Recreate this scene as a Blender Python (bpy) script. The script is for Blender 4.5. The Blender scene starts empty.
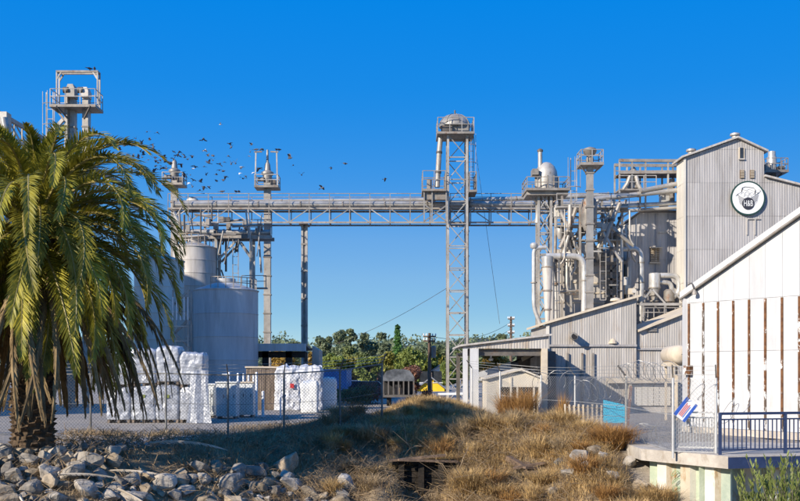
import bpy, bmesh, math, random
import numpy as np
from mathutils import Vector, Matrix, noise as mnoise

# ------------------------------------------------------------------ camera, sky, sun, exposure
SC = bpy.context.scene
COL = SC.collection
FPX, HOR, EYE = 966.0, 370.0, 2.33          # focal length and horizon measured on the 800 px wide photograph
cam_d = bpy.data.cameras.new('camera'); cam = bpy.data.objects.new('camera', cam_d); COL.objects.link(cam)
cam.location = (0, 0, EYE); cam.rotation_euler = (math.radians(90), 0, 0)
cam_d.sensor_width = 36.0; cam_d.lens = FPX / 800 * 36.0
cam_d.shift_y = (HOR - 250.5) / 800
cam_d.clip_start = 0.1; cam_d.clip_end = 6000
SC.camera = cam
SUN = Vector((-0.75, -0.66, 0.48)).normalized()          # towards the sun
world = bpy.data.worlds.new('World'); SC.world = world; world.use_nodes = True
wn = world.node_tree.nodes; wl = world.node_tree.links; wn.clear()
sky = wn.new('ShaderNodeTexSky'); sky.sky_type = 'NISHITA'; sky.sun_disc = False
sky.sun_elevation = math.asin(SUN.z); sky.sun_rotation = math.atan2(SUN.x, SUN.y) % (2 * math.pi)
sky.air_density = 1.0; sky.dust_density = 0.0; sky.ozone_density = 10.0
# polarised, saturated camera rendition of the clear sky: one tone curve over the whole dome
sep = wn.new('ShaderNodeSeparateColor'); sep.mode = 'HSV'; com = wn.new('ShaderNodeCombineColor'); com.mode = 'HSV'
sat = wn.new('ShaderNodeFloatCurve'); cv = sat.mapping.curves[0]
for cx_, cy_ in ((.632, .655), (.735, .735), (.788, .82), (.825, .935), (.846, .985), (.860, 1.0)): cv.points.new(cx_, cy_)
for p_ in cv.points: p_.handle_type = 'VECTOR'
sat.mapping.update()
vpw = wn.new('ShaderNodeMath'); vpw.operation = 'POWER'; vpw.inputs[1].default_value = 0.02
vmu = wn.new('ShaderNodeMath'); vmu.operation = 'MULTIPLY'; vmu.inputs[1].default_value = 6.9
bg = wn.new('ShaderNodeBackground'); bg.inputs['Strength'].default_value = 0.082
wo = wn.new('ShaderNodeOutputWorld')
wl.new(sky.outputs[0], sep.inputs[0]); wl.new(sep.outputs[0], com.inputs[0]); wl.new(sep.outputs[1], sat.inputs['Value']); wl.new(sat.outputs[0], com.inputs[1])
wl.new(sep.outputs[2], vpw.inputs[0]); wl.new(vpw.outputs[0], vmu.inputs[0]); wl.new(vmu.outputs[0], com.inputs[2]); wl.new(com.outputs[0], bg.inputs[0]); wl.new(bg.outputs[0], wo.inputs[0])
sun_d = bpy.data.lights.new('sun', 'SUN'); sun = bpy.data.objects.new('sun', sun_d); COL.objects.link(sun)
sun_d.energy = 5.0; sun_d.angle = math.radians(0.5); sun_d.color = (1.0, 0.90, 0.76)
sun.rotation_euler = (-SUN).to_track_quat('-Z', 'Y').to_euler(); sun.location = (-40, -20, 40)
SC.view_settings.view_transform = 'Standard'; SC.view_settings.look = 'None'
SC.view_settings.exposure = 0.45; SC.view_settings.gamma = 1.0; SC.view_settings.use_curve_mapping = False
SC.render.engine = 'CYCLES'

# ------------------------------------------------------------------ helpers
RND = random.Random(7)
def XW(px, d): return (px - 400.0) / FPX * d
def ZW(py, d): return EYE + (HOR - py) / FPX * d
def P(px, py, d): return Vector((XW(px, d), d, ZW(py, d)))
def S(n, d): return n / FPX * d               # length of n photo pixels at distance d

OFF = {}
class MB:
    def __init__(s): s.v = []; s.f = []
    def add(s, vs, fs):
        b = len(s.v); s.v += [tuple(v) for v in vs]; s.f += [tuple(b + i for i in f) for f in fs]; return s
    def box(s, c, size, rz=0.0):
        hx, hy, hz = size[0] / 2, size[1] / 2, size[2] / 2
        cs, sn = math.cos(rz), math.sin(rz); vs = []
        for z in (-hz, hz):
            for x, y in ((-hx, -hy), (hx, -hy), (hx, hy), (-hx, hy)):
                vs.append((c[0] + x * cs - y * sn, c[1] + x * sn + y * cs, c[2] + z))
        return s.add(vs, [(3, 2, 1, 0), (4, 5, 6, 7), (0, 1, 5, 4), (1, 2, 6, 5), (2, 3, 7, 6), (3, 0, 4, 7)])
    def bx(s, x0, x1, y0, y1, z0, z1):
        return s.box(((x0 + x1) / 2, (y0 + y1) / 2, (z0 + z1) / 2), (x1 - x0, y1 - y0, z1 - z0))
    def bar(s, p, q, w, h=None):
        h = h or w; p = Vector(p); q = Vector(q); t = (q - p).normalized()
        ref = Vector((0, 0, 1)) if abs(t.z) < .95 else Vector((0, 1, 0))
        a = t.cross(ref).normalized() * (w / 2); b = t.cross(a).normalized() * (h / 2)
        vs = [e + i * a + j * b for e in (p, q) for i, j in ((-1, -1), (1, -1), (1, 1), (-1, 1))]
        return s.add(vs, [(0, 1, 2, 3), (7, 6, 5, 4), (0, 4, 5, 1), (1, 5, 6, 2), (2, 6, 7, 3), (3, 7, 4, 0)])
    def path(s, pts, r, n=8, caps=True):
        pts = [Vector(p) for p in pts]; rs = r if isinstance(r, (list, tuple)) else [r] * len(pts)
        vs = []; fs = []; prev = None
        for i, p in enumerate(pts):
            t = (pts[min(i + 1, len(pts) - 1)] - pts[max(i - 1, 0)]).normalized()
            if prev is None:
                ref = Vector((0, 0, 1)) if abs(t.z) < .9 else Vector((1, 0, 0))
                a = t.cross(ref).normalized()
            else:
                a = (prev - t * prev.dot(t)).normalized()
            prev = a; b = t.cross(a)
            for k in range(n):
                an = 2 * math.pi * k / n
                vs.append(p + (a * math.cos(an) + b * math.sin(an)) * rs[i])
        for i in range(len(pts) - 1):
            for k in range(n):
                k2 = (k + 1) % n
                fs.append((i * n + k, i * n + k2, (i + 1) * n + k2, (i + 1) * n + k))
        if caps:
            fs.append(tuple(range(n - 1, -1, -1))); m = (len(pts) - 1) * n
            fs.append(tuple(range(m, m + n)))
        return s.add(vs, fs)
    def lathe(s, c, prof, n=24):
        vs = []; fs = []
        for r, z in prof:
            for k in range(n):
                a = 2 * math.pi * k / n
                vs.append((c[0] + r * math.cos(a), c[1] + r * math.sin(a), c[2] + z))
        for i in range(len(prof) - 1):
            for k in range(n):
                k2 = (k + 1) % n
                fs.append((i * n + k, i * n + k2, (i + 1) * n + k2, (i + 1) * n + k))
        fs.append(tuple(range(n - 1, -1, -1))); m = (len(prof) - 1) * n; fs.append(tuple(range(m, m + n)))
        return s.add(vs, fs)
    def prism(s, pts, vec):
        pts = [Vector(p) for p in pts]; vec = Vector(vec); n = len(pts)
        vs = pts + [p + vec for p in pts]
        fs = [tuple(range(n)), tuple(range(2 * n - 1, n - 1, -1))]
        for i in range(n):
            j = (i + 1) % n; fs.append((i, i + n, j + n, j))
        return s.add(vs, fs)
    def mesh(s, name, off=(0, 0, 0), mat=None, smooth=False):
        me = bpy.data.meshes.new(name)
        me.from_pydata([(v[0] - off[0], v[1] - off[1], v[2] - off[2]) for v in s.v], [], s.f)
        if mat: me.materials.append(mat)
        if smooth:
            me.polygons.foreach_set('use_smooth', [True] * len(me.polygons))
            me.set_sharp_from_angle(angle=math.radians(40))
        return me
    def build(s, name, mat, parent=None, loc=None, smooth=False):
        off = Vector(OFF[parent]) if parent else Vector(loc or (0, 0, 0))
        o = bpy.data.objects.new(name, s.mesh(name, off, mat, smooth)); COL.objects.link(o)
        if parent: o.parent = parent
        else: o.location = off
        OFF[o] = off
        return o

def tag(o, label=None, cat=None, group=None, kind=None):
    if label: o['label'] = label
    if cat: o['category'] = cat
    if group: o['group'] = group
    if kind: o['kind'] = kind
    return o
def thing(name, label, cat, loc, group=None):
    o = bpy.data.objects.new(name, None); COL.objects.link(o); o.location = loc
    o.empty_display_size = .3
    OFF[o] = Vector(loc); return tag(o, label, cat, group)
def place(name, me, parent, loc, rot=(0, 0, 0), scale=(1, 1, 1)):
    o = bpy.data.objects.new(name, me); COL.objects.link(o)
    if parent: o.parent = parent; o.location = Vector(loc) - Vector(OFF[parent])
    else: o.location = loc
    o.rotation_euler = rot; o.scale = scale; return o
def barp(parent, name, mat, p, q, w, h=None): return MB().bar(p, q, w, h).build(name, mat, parent)
def tubep(parent, name, mat, pts, r, n=10): return MB().path(pts, r, n).build(name, mat, parent, smooth=True)
def bend(pts, r, n=5):
    """round the corners of a polyline"""
    pts = [Vector(p) for p in pts]; out = [pts[0]]
    for i in range(1, len(pts) - 1):
        a, b, c = pts[i - 1], pts[i], pts[i + 1]
        u = (a - b).normalized(); v = (c - b).normalized()
        rr = min(r, (a - b).length * .49, (c - b).length * .49)
        p0, p2 = b + u * rr, b + v * rr
        for k in range(n + 1):
            t = k / n; out.append(p0 * (1 - t) ** 2 + b * 2 * t * (1 - t) + p2 * t * t)
    out.append(pts[-1]); return out

# ------------------------------------------------------------------ materials
def M(name, c1, c2=None, scale=1.5, rough=.7, metal=0.0, bump=0.0, bscale=30.0, stretch=(1, 1, 1), rust=None, rnd=0.0,
      transl=None, detail=5, spec=.4, contrast=(.35, .65), local=False):
    m = bpy.data.materials.new(name); m.use_nodes = True
    nt = m.node_tree; N = nt.nodes; L = nt.links; N.clear()
    out = N.new('ShaderNodeOutputMaterial'); b = N.new('ShaderNodeBsdfPrincipled')
    b.inputs['Roughness'].default_value = rough; b.inputs['Metallic'].default_value = metal
    b.inputs['Specular IOR Level'].default_value = spec
    if local:
        tc = N.new('ShaderNodeTexCoord'); src = tc.outputs['Object']
    else:
        g = N.new('ShaderNodeNewGeometry'); src = g.outputs['Position']
    mp = N.new('ShaderNodeMapping'); mp.inputs['Scale'].default_value = stretch; L.new(src, mp.inputs[0])
    col = None
    if c2 is not None:
        nz = N.new('ShaderNodeTexNoise'); nz.inputs['Scale'].default_value = scale; nz.inputs['Detail'].default_value = detail
        nz.inputs['Roughness'].default_value = .65; L.new(mp.outputs[0], nz.inputs['Vector'])
        r = N.new('ShaderNodeValToRGB'); e = r.color_ramp.elements
        e[0].position = contrast[0]; e[1].position = contrast[1]
        e[0].color = (*c1, 1); e[1].color = (*c2, 1); L.new(nz.outputs[0], r.inputs[0]); col = r.outputs[0]
    else:
        rgb = N.new('ShaderNodeRGB'); rgb.outputs[0].default_value = (*c1, 1); col = rgb.outputs[0]
    if rust:
        rc, lo, hi, rs, rst = rust
        mp2 = N.new('ShaderNodeMapping'); mp2.inputs['Scale'].default_value = rst; L.new(src, mp2.inputs[0])
        nz2 = N.new('ShaderNodeTexNoise'); nz2.inputs['Scale'].default_value = rs; nz2.inputs['Detail'].default_value = 7
        nz2.inputs['Roughness'].default_value = .7; L.new(mp2.outputs[0], nz2.inputs['Vector'])
        mr = N.new('ShaderNodeMapRange'); mr.inputs['From Min'].default_value = lo; mr.inputs['From Max'].default_value = hi
        L.new(nz2.outputs[0], mr.inputs['Value'])
        mx = N.new('ShaderNodeMixRGB'); mx.inputs[2].default_value = (*rc, 1); L.new(mr.outputs[0], mx.inputs[0]); L.new(col, mx.inputs[1]); col = mx.outputs[0]
    if rnd:
        oi = N.new('ShaderNodeObjectInfo'); mr = N.new('ShaderNodeMapRange')
        mr.inputs['To Min'].default_value = 1 - rnd; mr.inputs['To Max'].default_value = 1 + rnd
        L.new(oi.outputs['Random'], mr.inputs['Value'])
        hs = N.new('ShaderNodeHueSaturation'); L.new(mr.outputs[0], hs.inputs['Value']); L.new(col, hs.inputs['Color']); col = hs.outputs[0]
    L.new(col, b.inputs['Base Color'])
    if bump:
        nb = N.new('ShaderNodeTexNoise'); nb.inputs['Scale'].default_value = bscale; nb.inputs['Detail'].default_value = 4
        L.new(src, nb.inputs['Vector'])
        bp = N.new('ShaderNodeBump'); bp.inputs['Strength'].default_value = bump; bp.inputs['Distance'].default_value = .05
        L.new(nb.outputs[0], bp.inputs['Height']); L.new(bp.outputs[0], b.inputs['Normal'])
    if transl:
        tr = N.new('ShaderNodeBsdfTranslucent'); L.new(col, tr.inputs['Color'])
        ms = N.new('ShaderNodeMixShader'); ms.inputs[0].default_value = transl
        L.new(b.outputs[0], ms.inputs[1]); L.new(tr.outputs[0], ms.inputs[2]); L.new(ms.outputs[0], out.inputs[0])
    else:
        L.new(b.outputs[0], out.inputs[0])
    return m
RUST = (.20, .085, .03)
m_galv = M('galvanised_steel', (.29, .27, .24), (.46, .43, .385), 1.2, .5, .3, rust=((.20, .115, .06), .56, .74, 2.8, (1.2, 1.2, .5)), rnd=.22)
m_steel = M('weathered_steel', (.21, .19, .165), (.36, .325, .28), 1.5, .6, .3, rust=(RUST, .55, .72, 2.5, (1, 1, .6)), rnd=.15)
m_dark = M('dark_steel', (.09, .085, .08), (.17, .15, .13), 2, .6, .3, rust=(RUST, .56, .75, 3, (1, 1, 1)), rnd=.15)
m_tube = M('conveyor_tube_metal', (.34, .325, .30), (.52, .50, .46), 1.4, .45, .4, rust=((.22, .14, .085), .56, .74, 2.6, (.6, 1, 1.6)))
m_silver = M('bright_duct_metal', (.38, .37, .35), (.58, .565, .53), 2.2, .38, .35, rust=((.30, .24, .17), .57, .76, 2.4, (1.4, 1.4, .3)), rnd=.15)
m_corr = M('weathered_corrugated', (.33, .315, .305), (.44, .42, .405), 2.6, .7, .1, stretch=(2.2, 2.2, .10), rust=((.25, .22, .195), .52, .80, 2.2, (1.6, 1.6, .16)), rnd=.08)
m_corr2 = M('shed_corrugated', (.36, .335, .30), (.50, .47, .43), 2.2, .7, .1, stretch=(1.8, 1.8, .15), rust=((.28, .20, .13), .52, .78, 2.0, (1.4, 1.4, .2)), rnd=.10)
m_cream = M('cream_cladding', (.54, .50, .43), (.66, .62, .54), 1.1, .6, .05, stretch=(1, 1, .3), rust=((.45, .36, .25), .62, .85, 2, (1, 1, .3)), rnd=.06)
m_greyblock = M('grey_cladding', (.40, .38, .36), (.56, .53, .50), 1.1, .65, .1, stretch=(1.5, 1.5, .2), rust=((.28, .22, .18), .56, .80, 1.5, (1.2, 1.2, .25)), rnd=.08)
m_white = M('white_painted_steel', (.47, .475, .48), (.56, .56, .56), 1.8, .6, .0, stretch=(1.5, 1.5, .3), rust=((.40, .37, .33), .60, .82, 2.4, (1.8, 1.8, .22)), rnd=.06, bump=.12, bscale=3)
m_ribrust = M('rusted_rib', (.08, .034, .016), (.19, .082, .03), 6, .85, 0, rust=((.70, .69, .66), .57, .62, 3.0, (1.2, 1.2, .8)))
m_ribworn = M('worn_white_rib', (.60, .59, .57), (.70, .69, .67), 3, .8, 0, rust=((.10, .07, .05), .45, .50, 4.5, (1.8, 1.8, .7)))
m_silo = M('silo_shell', (.38, .35, .31), (.54, .50, .45), 1.5, .6, .1, stretch=(1.5, 1.5, .2), rust=((.26, .20, .145), .55, .8, 1.6, (1.4, 1.4, .15)), rnd=.05)
m_tank = M('tank_shell', (.37, .37, .37), (.50, .50, .49), 1.3, .55, .1, stretch=(1.4, 1.4, .2), rust=((.29, .27, .25), .54, .78, 1.5, (1.4, 1.4, .14)), rnd=.05)
m_trim = M('tan_trim', (.50, .42, .31), (.64, .55, .42), 2, .75)
m_concrete = M('concrete', (.36, .32, .27), (.54, .49, .42), 1.6, .9, bump=.25, bscale=25, rust=((.24, .18, .12), .55, .75, 2.2, (1, 1, .6)))
m_wood = M('weathered_wood', (.13, .10, .075), (.27, .21, .16), 3, .9, stretch=(3, 3, .4), bump=.3, bscale=40, rnd=.2)
m_timber = M('rotten_timber', (.09, .06, .04), (.22, .15, .10), 4, .9, bump=.4, bscale=30, rnd=.2)
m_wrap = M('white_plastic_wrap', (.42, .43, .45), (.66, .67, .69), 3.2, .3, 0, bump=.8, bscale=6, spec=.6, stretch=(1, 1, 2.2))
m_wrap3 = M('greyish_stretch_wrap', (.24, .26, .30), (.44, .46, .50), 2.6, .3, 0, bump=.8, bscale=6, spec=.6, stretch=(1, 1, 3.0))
m_wrap2 = M('pale_bag_fabric', (.66, .67, .64), (.77, .77, .74), 1.5, .6, bump=.35, bscale=9)
m_whitepost = M('white_post_paint', (.70, .71, .71), (.80, .80, .79), 2, .6)
m_blueside = M('blue_trailer_paint', (.10, .22, .50), (.15, .30, .60), .7, .5)
m_turq = M('turquoise_board', (.01, .42, .62), (.02, .50, .70), 1.5, .55)
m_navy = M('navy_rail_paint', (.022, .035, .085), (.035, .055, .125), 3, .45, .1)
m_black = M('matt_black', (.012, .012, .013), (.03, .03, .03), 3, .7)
m_glass = M('dark_window', (.02, .022, .025), (.045, .05, .055), 1, .12, 0, spec=.6)
m_cabin = M('pale_cabinet', (.58, .60, .58), (.70, .71, .68), 1.4, .55, rust=((.40, .38, .33), .62, .85, 2, (1, 1, .5)))
m_beige = M('beige_hut_paint', (.52, .46, .36), (.66, .59, .47), 1.4, .75, stretch=(1, 1, .4), rust=((.34, .27, .19), .56, .78, 2, (1, 1, .4)))
m_tarp = M('grey_tarp', (.045, .05, .055), (.17, .18, .19), 1.6, .5, bump=.5, bscale=3)
m_yellow = M('yellow_siding', (.72, .48, .02), (.80, .55, .03), 1, .7)
m_roofgrey = M('grey_shingle', (.16, .165, .18), (.26, .27, .29), 2, .85)
m_housew = M('pale_siding', (.55, .54, .52), (.66, .65, .62), 1, .75)
m_pole = M('pole_wood', (.10, .065, .045), (.19, .13, .09), 3, .9, stretch=(2, 2, .3))
m_signw = M('sign_white', (.78, .78, .78)); m_signb = M('sign_blue', (.03, .10, .42)); m_signr = M('sign_red', (.5, .03, .03))
m_logog = M('logo_dark_green', (.012, .05, .042)); m_logob = M('logo_charcoal', (.03, .032, .045)); m_logow = M('logo_white', (.72, .72, .70), (.78, .78, .76), 2)
m_bird = M('pigeon_feathers', (.05, .05, .06), (.13, .13, .15), 4, .8); m_birdw = M('pale_pigeon_feathers', (.5, .5, .52), (.7, .7, .7), 4, .8)
m_rock = M('riprap_stone', (.17, .15, .125), (.39, .345, .285), 2.2, .9, bump=.7, bscale=9, rust=((.46, .42, .36), .58, .75, 4, (1, 1, 1)), rnd=.42)
m_rock2 = M('buff_riprap_stone', (.20, .155, .105), (.40, .32, .22), 2.6, .9, bump=.7, bscale=9, rust=((.5, .44, .35), .58, .75, 4, (1, 1, 1)), rnd=.35)
m_frond = M('palm_leaf', (.13, .14, .018), (.50, .43, .055), 1.6, .5, 0, rnd=.35, transl=.28, spec=.3)
m_rachis = M('palm_rachis', (.24, .20, .06), (.36, .29, .10), 2, .5)
m_deadfrond = M('dead_palm_leaf', (.13, .085, .035), (.30, .21, .10), 2.0, .8, 0, rnd=.3, transl=.12)
m_deadpale = M('bleached_palm_leaf', (.38, .31, .22), (.58, .50, .39), 3, .85, 0, rnd=.2)
m_ptrunk = M('palm_trunk_bark', (.05, .035, .022), (.16, .105, .06), 5, .95, bump=.8, bscale=14)
m_grass = M('dry_grass_blades', (.22, .13, .048), (.72, .50, .22), 2.6, .8, transl=.15)
m_grass2 = M('grey_dry_grass_blades', (.23, .155, .08), (.54, .41, .24), 1.6, .85, transl=.12)
m_twig = M('dead_twigs', (.12, .08, .045), (.36, .26, .15), 3, .9)
m_weed = M('rust_weed', (.24, .115, .035), (.50, .28, .09), 2.2, .85, transl=.15)
m_bark = M('tree_bark', (.10, .08, .06), (.20, .17, .13), 4, .95)
def leafm(n, a, b):
    a = tuple(x * 2.9 * w_ for x, w_ in zip(a, (.96, 1.04, 1.1))); b = tuple(x * 2.9 * w_ for x, w_ in zip(b, (.96, 1.04, 1.1)))
    return M(n, a, b, .55, .6, 0, rnd=.12, transl=.25, detail=6)
m_lf_euc = leafm('eucalyptus_leaf', (.034, .042, .022), (.085, .092, .045))
m_lf_dark = leafm('dark_leaf', (.030, .038, .014), (.075, .080, .024))
m_lf_green = leafm('green_leaf', (.040, .052, .012), (.10, .105, .022))
m_lf_yel = leafm('yellow_leaf', (.058, .056, .011), (.125, .105, .02))
m_lf_org = leafm('orange_leaf', (.075, .045, .010), (.15, .09, .018))
m_lf_red = leafm('red_brown_leaf', (.065, .028, .018), (.13, .06, .035))
m_lf_con = leafm('conifer_leaf', (.018, .045, .012), (.055, .10, .025))
m_willow = leafm('willow_leaf', (.05, .06, .012), (.115, .12, .035))
# ------------------------------------------------------------------ ground
EX = [-60, -11, -8.5, -6, -3.5, -1.2, 0.2, 1.6, 3.0, 5.2, 6.3, 6.9, 60]
EY = [26, 26, 27.2, 30.2, 32.2, 33.6, 33.8, 33.8, 33.4, 31.2, 30.6, 31.0, 31.0]
def gz(x, y):
    x = np.asarray(x, float); y = np.asarray(y, float)
    e = np.interp(x, EX, EY); dr = np.maximum(0, e - y)
    k_ = np.interp(x, [5.6, 7.0], [.46, .62]); z = -k_ * dr * dr / (dr + 1.2)
    z = z - .80 * np.exp(-((x - .75) / .75) ** 6 - ((y - 29.6) / 1.6) ** 6)
    z = z + .60 * np.exp(-((x + .65) / .55) ** 2 - ((y - 28.7) / 1.3) ** 2)
    z = z - .55 * np.exp(-((x - 4.15) / .8) ** 2 - ((y - 30.0) / .8) ** 2)
    z = z + 1.02 * np.exp(-((x - 1.25) / 2.3) ** 2 - ((y - 41.5) / 3.8) ** 2)
    z = z + .62 * np.exp(-((x + 2.0) / 1.5) ** 2 - ((y - 36.6) / 1.3) ** 2)
    z = z + .30 * np.exp(-((x - 4.3) / 1.9) ** 2 - ((y - 34.2) / 1.6) ** 2)
    z = z + .05 * np.sin(x * 1.7 + .6 * y) * np.exp(-((y - 31) / 8) ** 2) + .035 * np.sin(x * 3.9 - 2.3 * y) * np.exp(-((y - 30) / 7) ** 2)
    z = np.where((y > 17.5), np.maximum(z, -2.45), z)
    return z
def g1(x, y): return float(gz(x, y))
def grow(a, b, n):
    t = np.linspace(0, 1, n + 1)[1:]; return a + (b - a) * t ** 2.6
xs = np.concatenate([-grow(18, 1500, 26)[::-1], np.arange(-18, 18.01, .22), grow(18, 1500, 26)])
ys = np.concatenate([[-200, -60, -20, 0, 8, 12, 14, 16], np.arange(17.5, 50, .22), grow(50, 2500, 40)])
GX, GY = np.meshgrid(xs, ys); GZ = gz(GX, GY)
GZ = np.where(GY < 17.5, np.maximum(GZ, -4.5), GZ)
nx, ny = len(xs), len(ys)
gv = np.stack([GX, GY, GZ], -1).reshape(-1, 3)
idx = np.arange(nx * ny).reshape(ny, nx)
gf = np.stack([idx[:-1, :-1], idx[:-1, 1:], idx[1:, 1:], idx[1:, :-1]], -1).reshape(-1, 4)
me = bpy.data.meshes.new('ground'); me.from_pydata(gv.tolist(), [], gf.tolist())
at = me.attributes.new('bank', 'FLOAT', 'POINT')
EE = np.interp(gv[:, 0], EX, EY)
bankv = np.clip(1 - (gv[:, 1] - EE - np.where(np.abs(gv[:, 0] - 2.5) < 6, 9.0, 1.2)) / 2.5, 0, 1)
bankv = np.where(gv[:, 0] > 6.9, np.clip(bankv, 0, .15), bankv)
at.data.foreach_set('value', bankv.astype(np.float32))
me.polygons.foreach_set('use_smooth', [True] * len(me.polygons))
def ground_mat():
    m = bpy.data.materials.new('yard_gravel_and_dry_bank'); m.use_nodes = True; N = m.node_tree.nodes; L = m.node_tree.links
    b = N['Principled BSDF']; b.inputs['Roughness'].default_value = .95; b.inputs['Specular IOR Level'].default_value = .2
    g = N.new('ShaderNodeNewGeometry')
    def nz(s, d=6):
        n = N.new('ShaderNodeTexNoise'); n.inputs['Scale'].default_value = s; n.inputs['Detail'].default_value = d
        n.inputs['Roughness'].default_value = .7; L.new(g.outputs['Position'], n.inputs['Vector']); return n.outputs[0]
    def ramp(f, a, c, lo=.35, hi=.65):
        r = N.new('ShaderNodeValToRGB'); r.color_ramp.elements[0].color = (*a, 1); r.color_ramp.elements[1].color = (*c, 1)
        r.color_ramp.elements[0].position = lo; r.color_ramp.elements[1].position = hi; L.new(f, r.inputs[0]); return r.outputs[0]
    def mix(f, a, c):
        x = N.new('ShaderNodeMixRGB'); L.new(f, x.inputs[0]); L.new(a, x.inputs[1]); L.new(c, x.inputs[2]); return x.outputs[0]
    gravel = mix(ramp(nz(.35), (0, 0, 0), (1, 1, 1)), ramp(nz(9), (.22, .20, .175), (.40, .365, .32)), ramp(nz(14), (.30, .26, .21), (.48, .42, .345)))
    soil = mix(ramp(nz(.8), (0, 0, 0), (1, 1, 1)), ramp(nz(11), (.12, .09, .06), (.26, .195, .125)), ramp(nz(16), (.22, .165, .10), (.40, .30, .18)))
    a = N.new('ShaderNodeAttribute'); a.attribute_name = 'bank'
    L.new(mix(a.outputs['Fac'], gravel, soil), b.inputs['Base Color'])
    bp = N.new('ShaderNodeBump'); bp.inputs['Strength'].default_value = .7; bp.inputs['Distance'].default_value = .06
    L.new(nz(18, 5), bp.inputs['Height']); L.new(bp.outputs[0], b.inputs['Normal'])
    return m
me.materials.append(ground_mat())
o = bpy.data.objects.new('ground', me); COL.objects.link(o); tag(o, 'gravel yard falling away in a dry earth bank towards the creek', kind='structure')
# creek water in front of the bank
wm = M('creek_water', (.012, .018, .014), (.02, .028, .022), .3, .06, 0, bump=.12, bscale=2.5, spec=.5)
o = MB().add([(-300, -150, -2.62), (300, -150, -2.62), (300, 26.0, -2.62), (-300, 26.0, -2.62)], [(0, 1, 2, 3)]).build('water', wm)
tag(o, 'dark creek water at the foot of the bank', kind='structure')
# far wooded ridge
def ridge():
    vs = []; fs = []; n = 120
    for j, (yy, k) in enumerate(((330, 0.0), (400, .6), (520, 1.0), (760, .7), (1200, 0.0))):
        for i in range(n + 1):
            x = -700 + 1400 * i / n
            h = 13 + 4 * math.sin(x * .012 + 1.2) + 3 * math.sin(x * .031) + 2.5 * mnoise.noise((x * .05, j * 3.1, 0))
            vs.append((x, yy, -.5 + h * k))
    for j in range(4):
        for i in range(n):
            a = j * (n + 1) + i; fs.append((a, a + 1, a + n + 2, a + n + 1))
    o = MB().add(vs, fs).build('hills', M('far_hill_cover', (.03, .04, .03), (.09, .09, .05), .08, .95), smooth=True)
    tag(o, 'low wooded ridge behind the town', kind='structure')
ridge()

# ------------------------------------------------------------------ building blocks
def clad(parent, p0, p1, z0, top, rowh, pw, mat, amp=.009, wave=.16, proud=.02, zfirst=None, bottom=None):
    """corrugated sheets, each its own object, on the wall p0 -> p1 (outside on the right hand of the viewer's side)"""
    p0 = Vector((p0[0], p0[1], 0)); p1 = Vector((p1[0], p1[1], 0)); Lw = (p1 - p0).length; u = (p1 - p0) / Lw
    n = Vector((u.y, -u.x, 0)); rz = math.atan2(u.y, u.x); cache = {}
    rows = [z0] + [(zfirst if zfirst else z0 + rowh) + k * rowh for k in range(40)]
    nc = max(1, round(Lw / pw)); w = Lw / nc; nw = max(2, round(w / wave)); ww = w / nw
    prof = [(0, 0), (.32, 0), (.5, 1), (.82, 1)]
    us = [(k + a) * ww for k in range(nw) for a, _ in prof] + [w + .004]; os_ = [o_ for k in range(nw) for _, o_ in prof] + [0]
    mxz = max(top(i * Lw / 60) for i in range(61))
    for j in range(len(rows) - 1):
        za, zb = rows[j], rows[j + 1]
        if za >= mxz: break
        for i in range(nc):
            tops = [min(zb, top(min(Lw, i * w + x))) for x in us]
            bots = [max(za - .04, bottom(min(Lw, i * w + x)) if bottom else -9) for x in us]
            if max(t - b_ for t, b_ in zip(tops, bots)) < .08: continue
            full = min(tops) >= zb - 1e-6 and max(bots) <= za - .04 + 1e-6
            key = (round(zb - za, 4),) if full else None
            if key and key in cache: m_ = cache[key]
            else:
                vs = []; fs = []
                for x, o_, t, b_ in zip(us, os_, tops, bots):
                    t = max(t, b_)
                    vs += [(x, -o_ * amp - .014, b_ - za), (x, -o_ * amp, t - za)]
                for k in range(len(us) - 1): fs.append((2 * k, 2 * k + 2, 2 * k + 3, 2 * k + 1))
                m_ = MB().add(vs, fs).mesh('cladding_panel', mat=mat)
                if key: cache[key] = m_
            jit = RND.uniform(0, .008)
            place('cladding_panel', m_, parent, p0 + u * (i * w) + n * (proud + jit) + Vector((0, 0, za)), (0, 0, rz))
def rail(parent, pts, h=1.05, mat=None, r=.03, step=1.2, closed=False):
    mat = mat or m_galv; pts = [Vector(p) for p in pts]
    seq = pts + ([pts[0]] if closed else [])
    for a, b in zip(seq[:-1], seq[1:]):
        for k in (1.0, .52): barp(parent, 'guard_rail', mat, a + Vector((0, 0, h * k)), b + Vector((0, 0, h * k)), r * 1.6)
        n = max(1, round((b - a).length / step))
        for i in range(n): p = a.lerp(b, i / n); barp(parent, 'rail_post', mat, p, p + Vector((0, 0, h)), r * 1.7)
    if not closed: barp(parent, 'rail_post', mat, seq[-1], seq[-1] + Vector((0, 0, h)), r * 1.7)
def platform(parent, x0, x1, y0, y1, z, h=1.05, mat=None, step=.9, r=.03):
    MB().bx(x0, x1, y0, y1, z - .16, z).build('platform_deck', m_steel, parent)
    e = .04
    rail(parent, [(x0 + e, y0 + e, z), (x1 - e, y0 + e, z), (x1 - e, y1 - e, z), (x0 + e, y1 - e, z)], h, mat, r, step, True)
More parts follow.
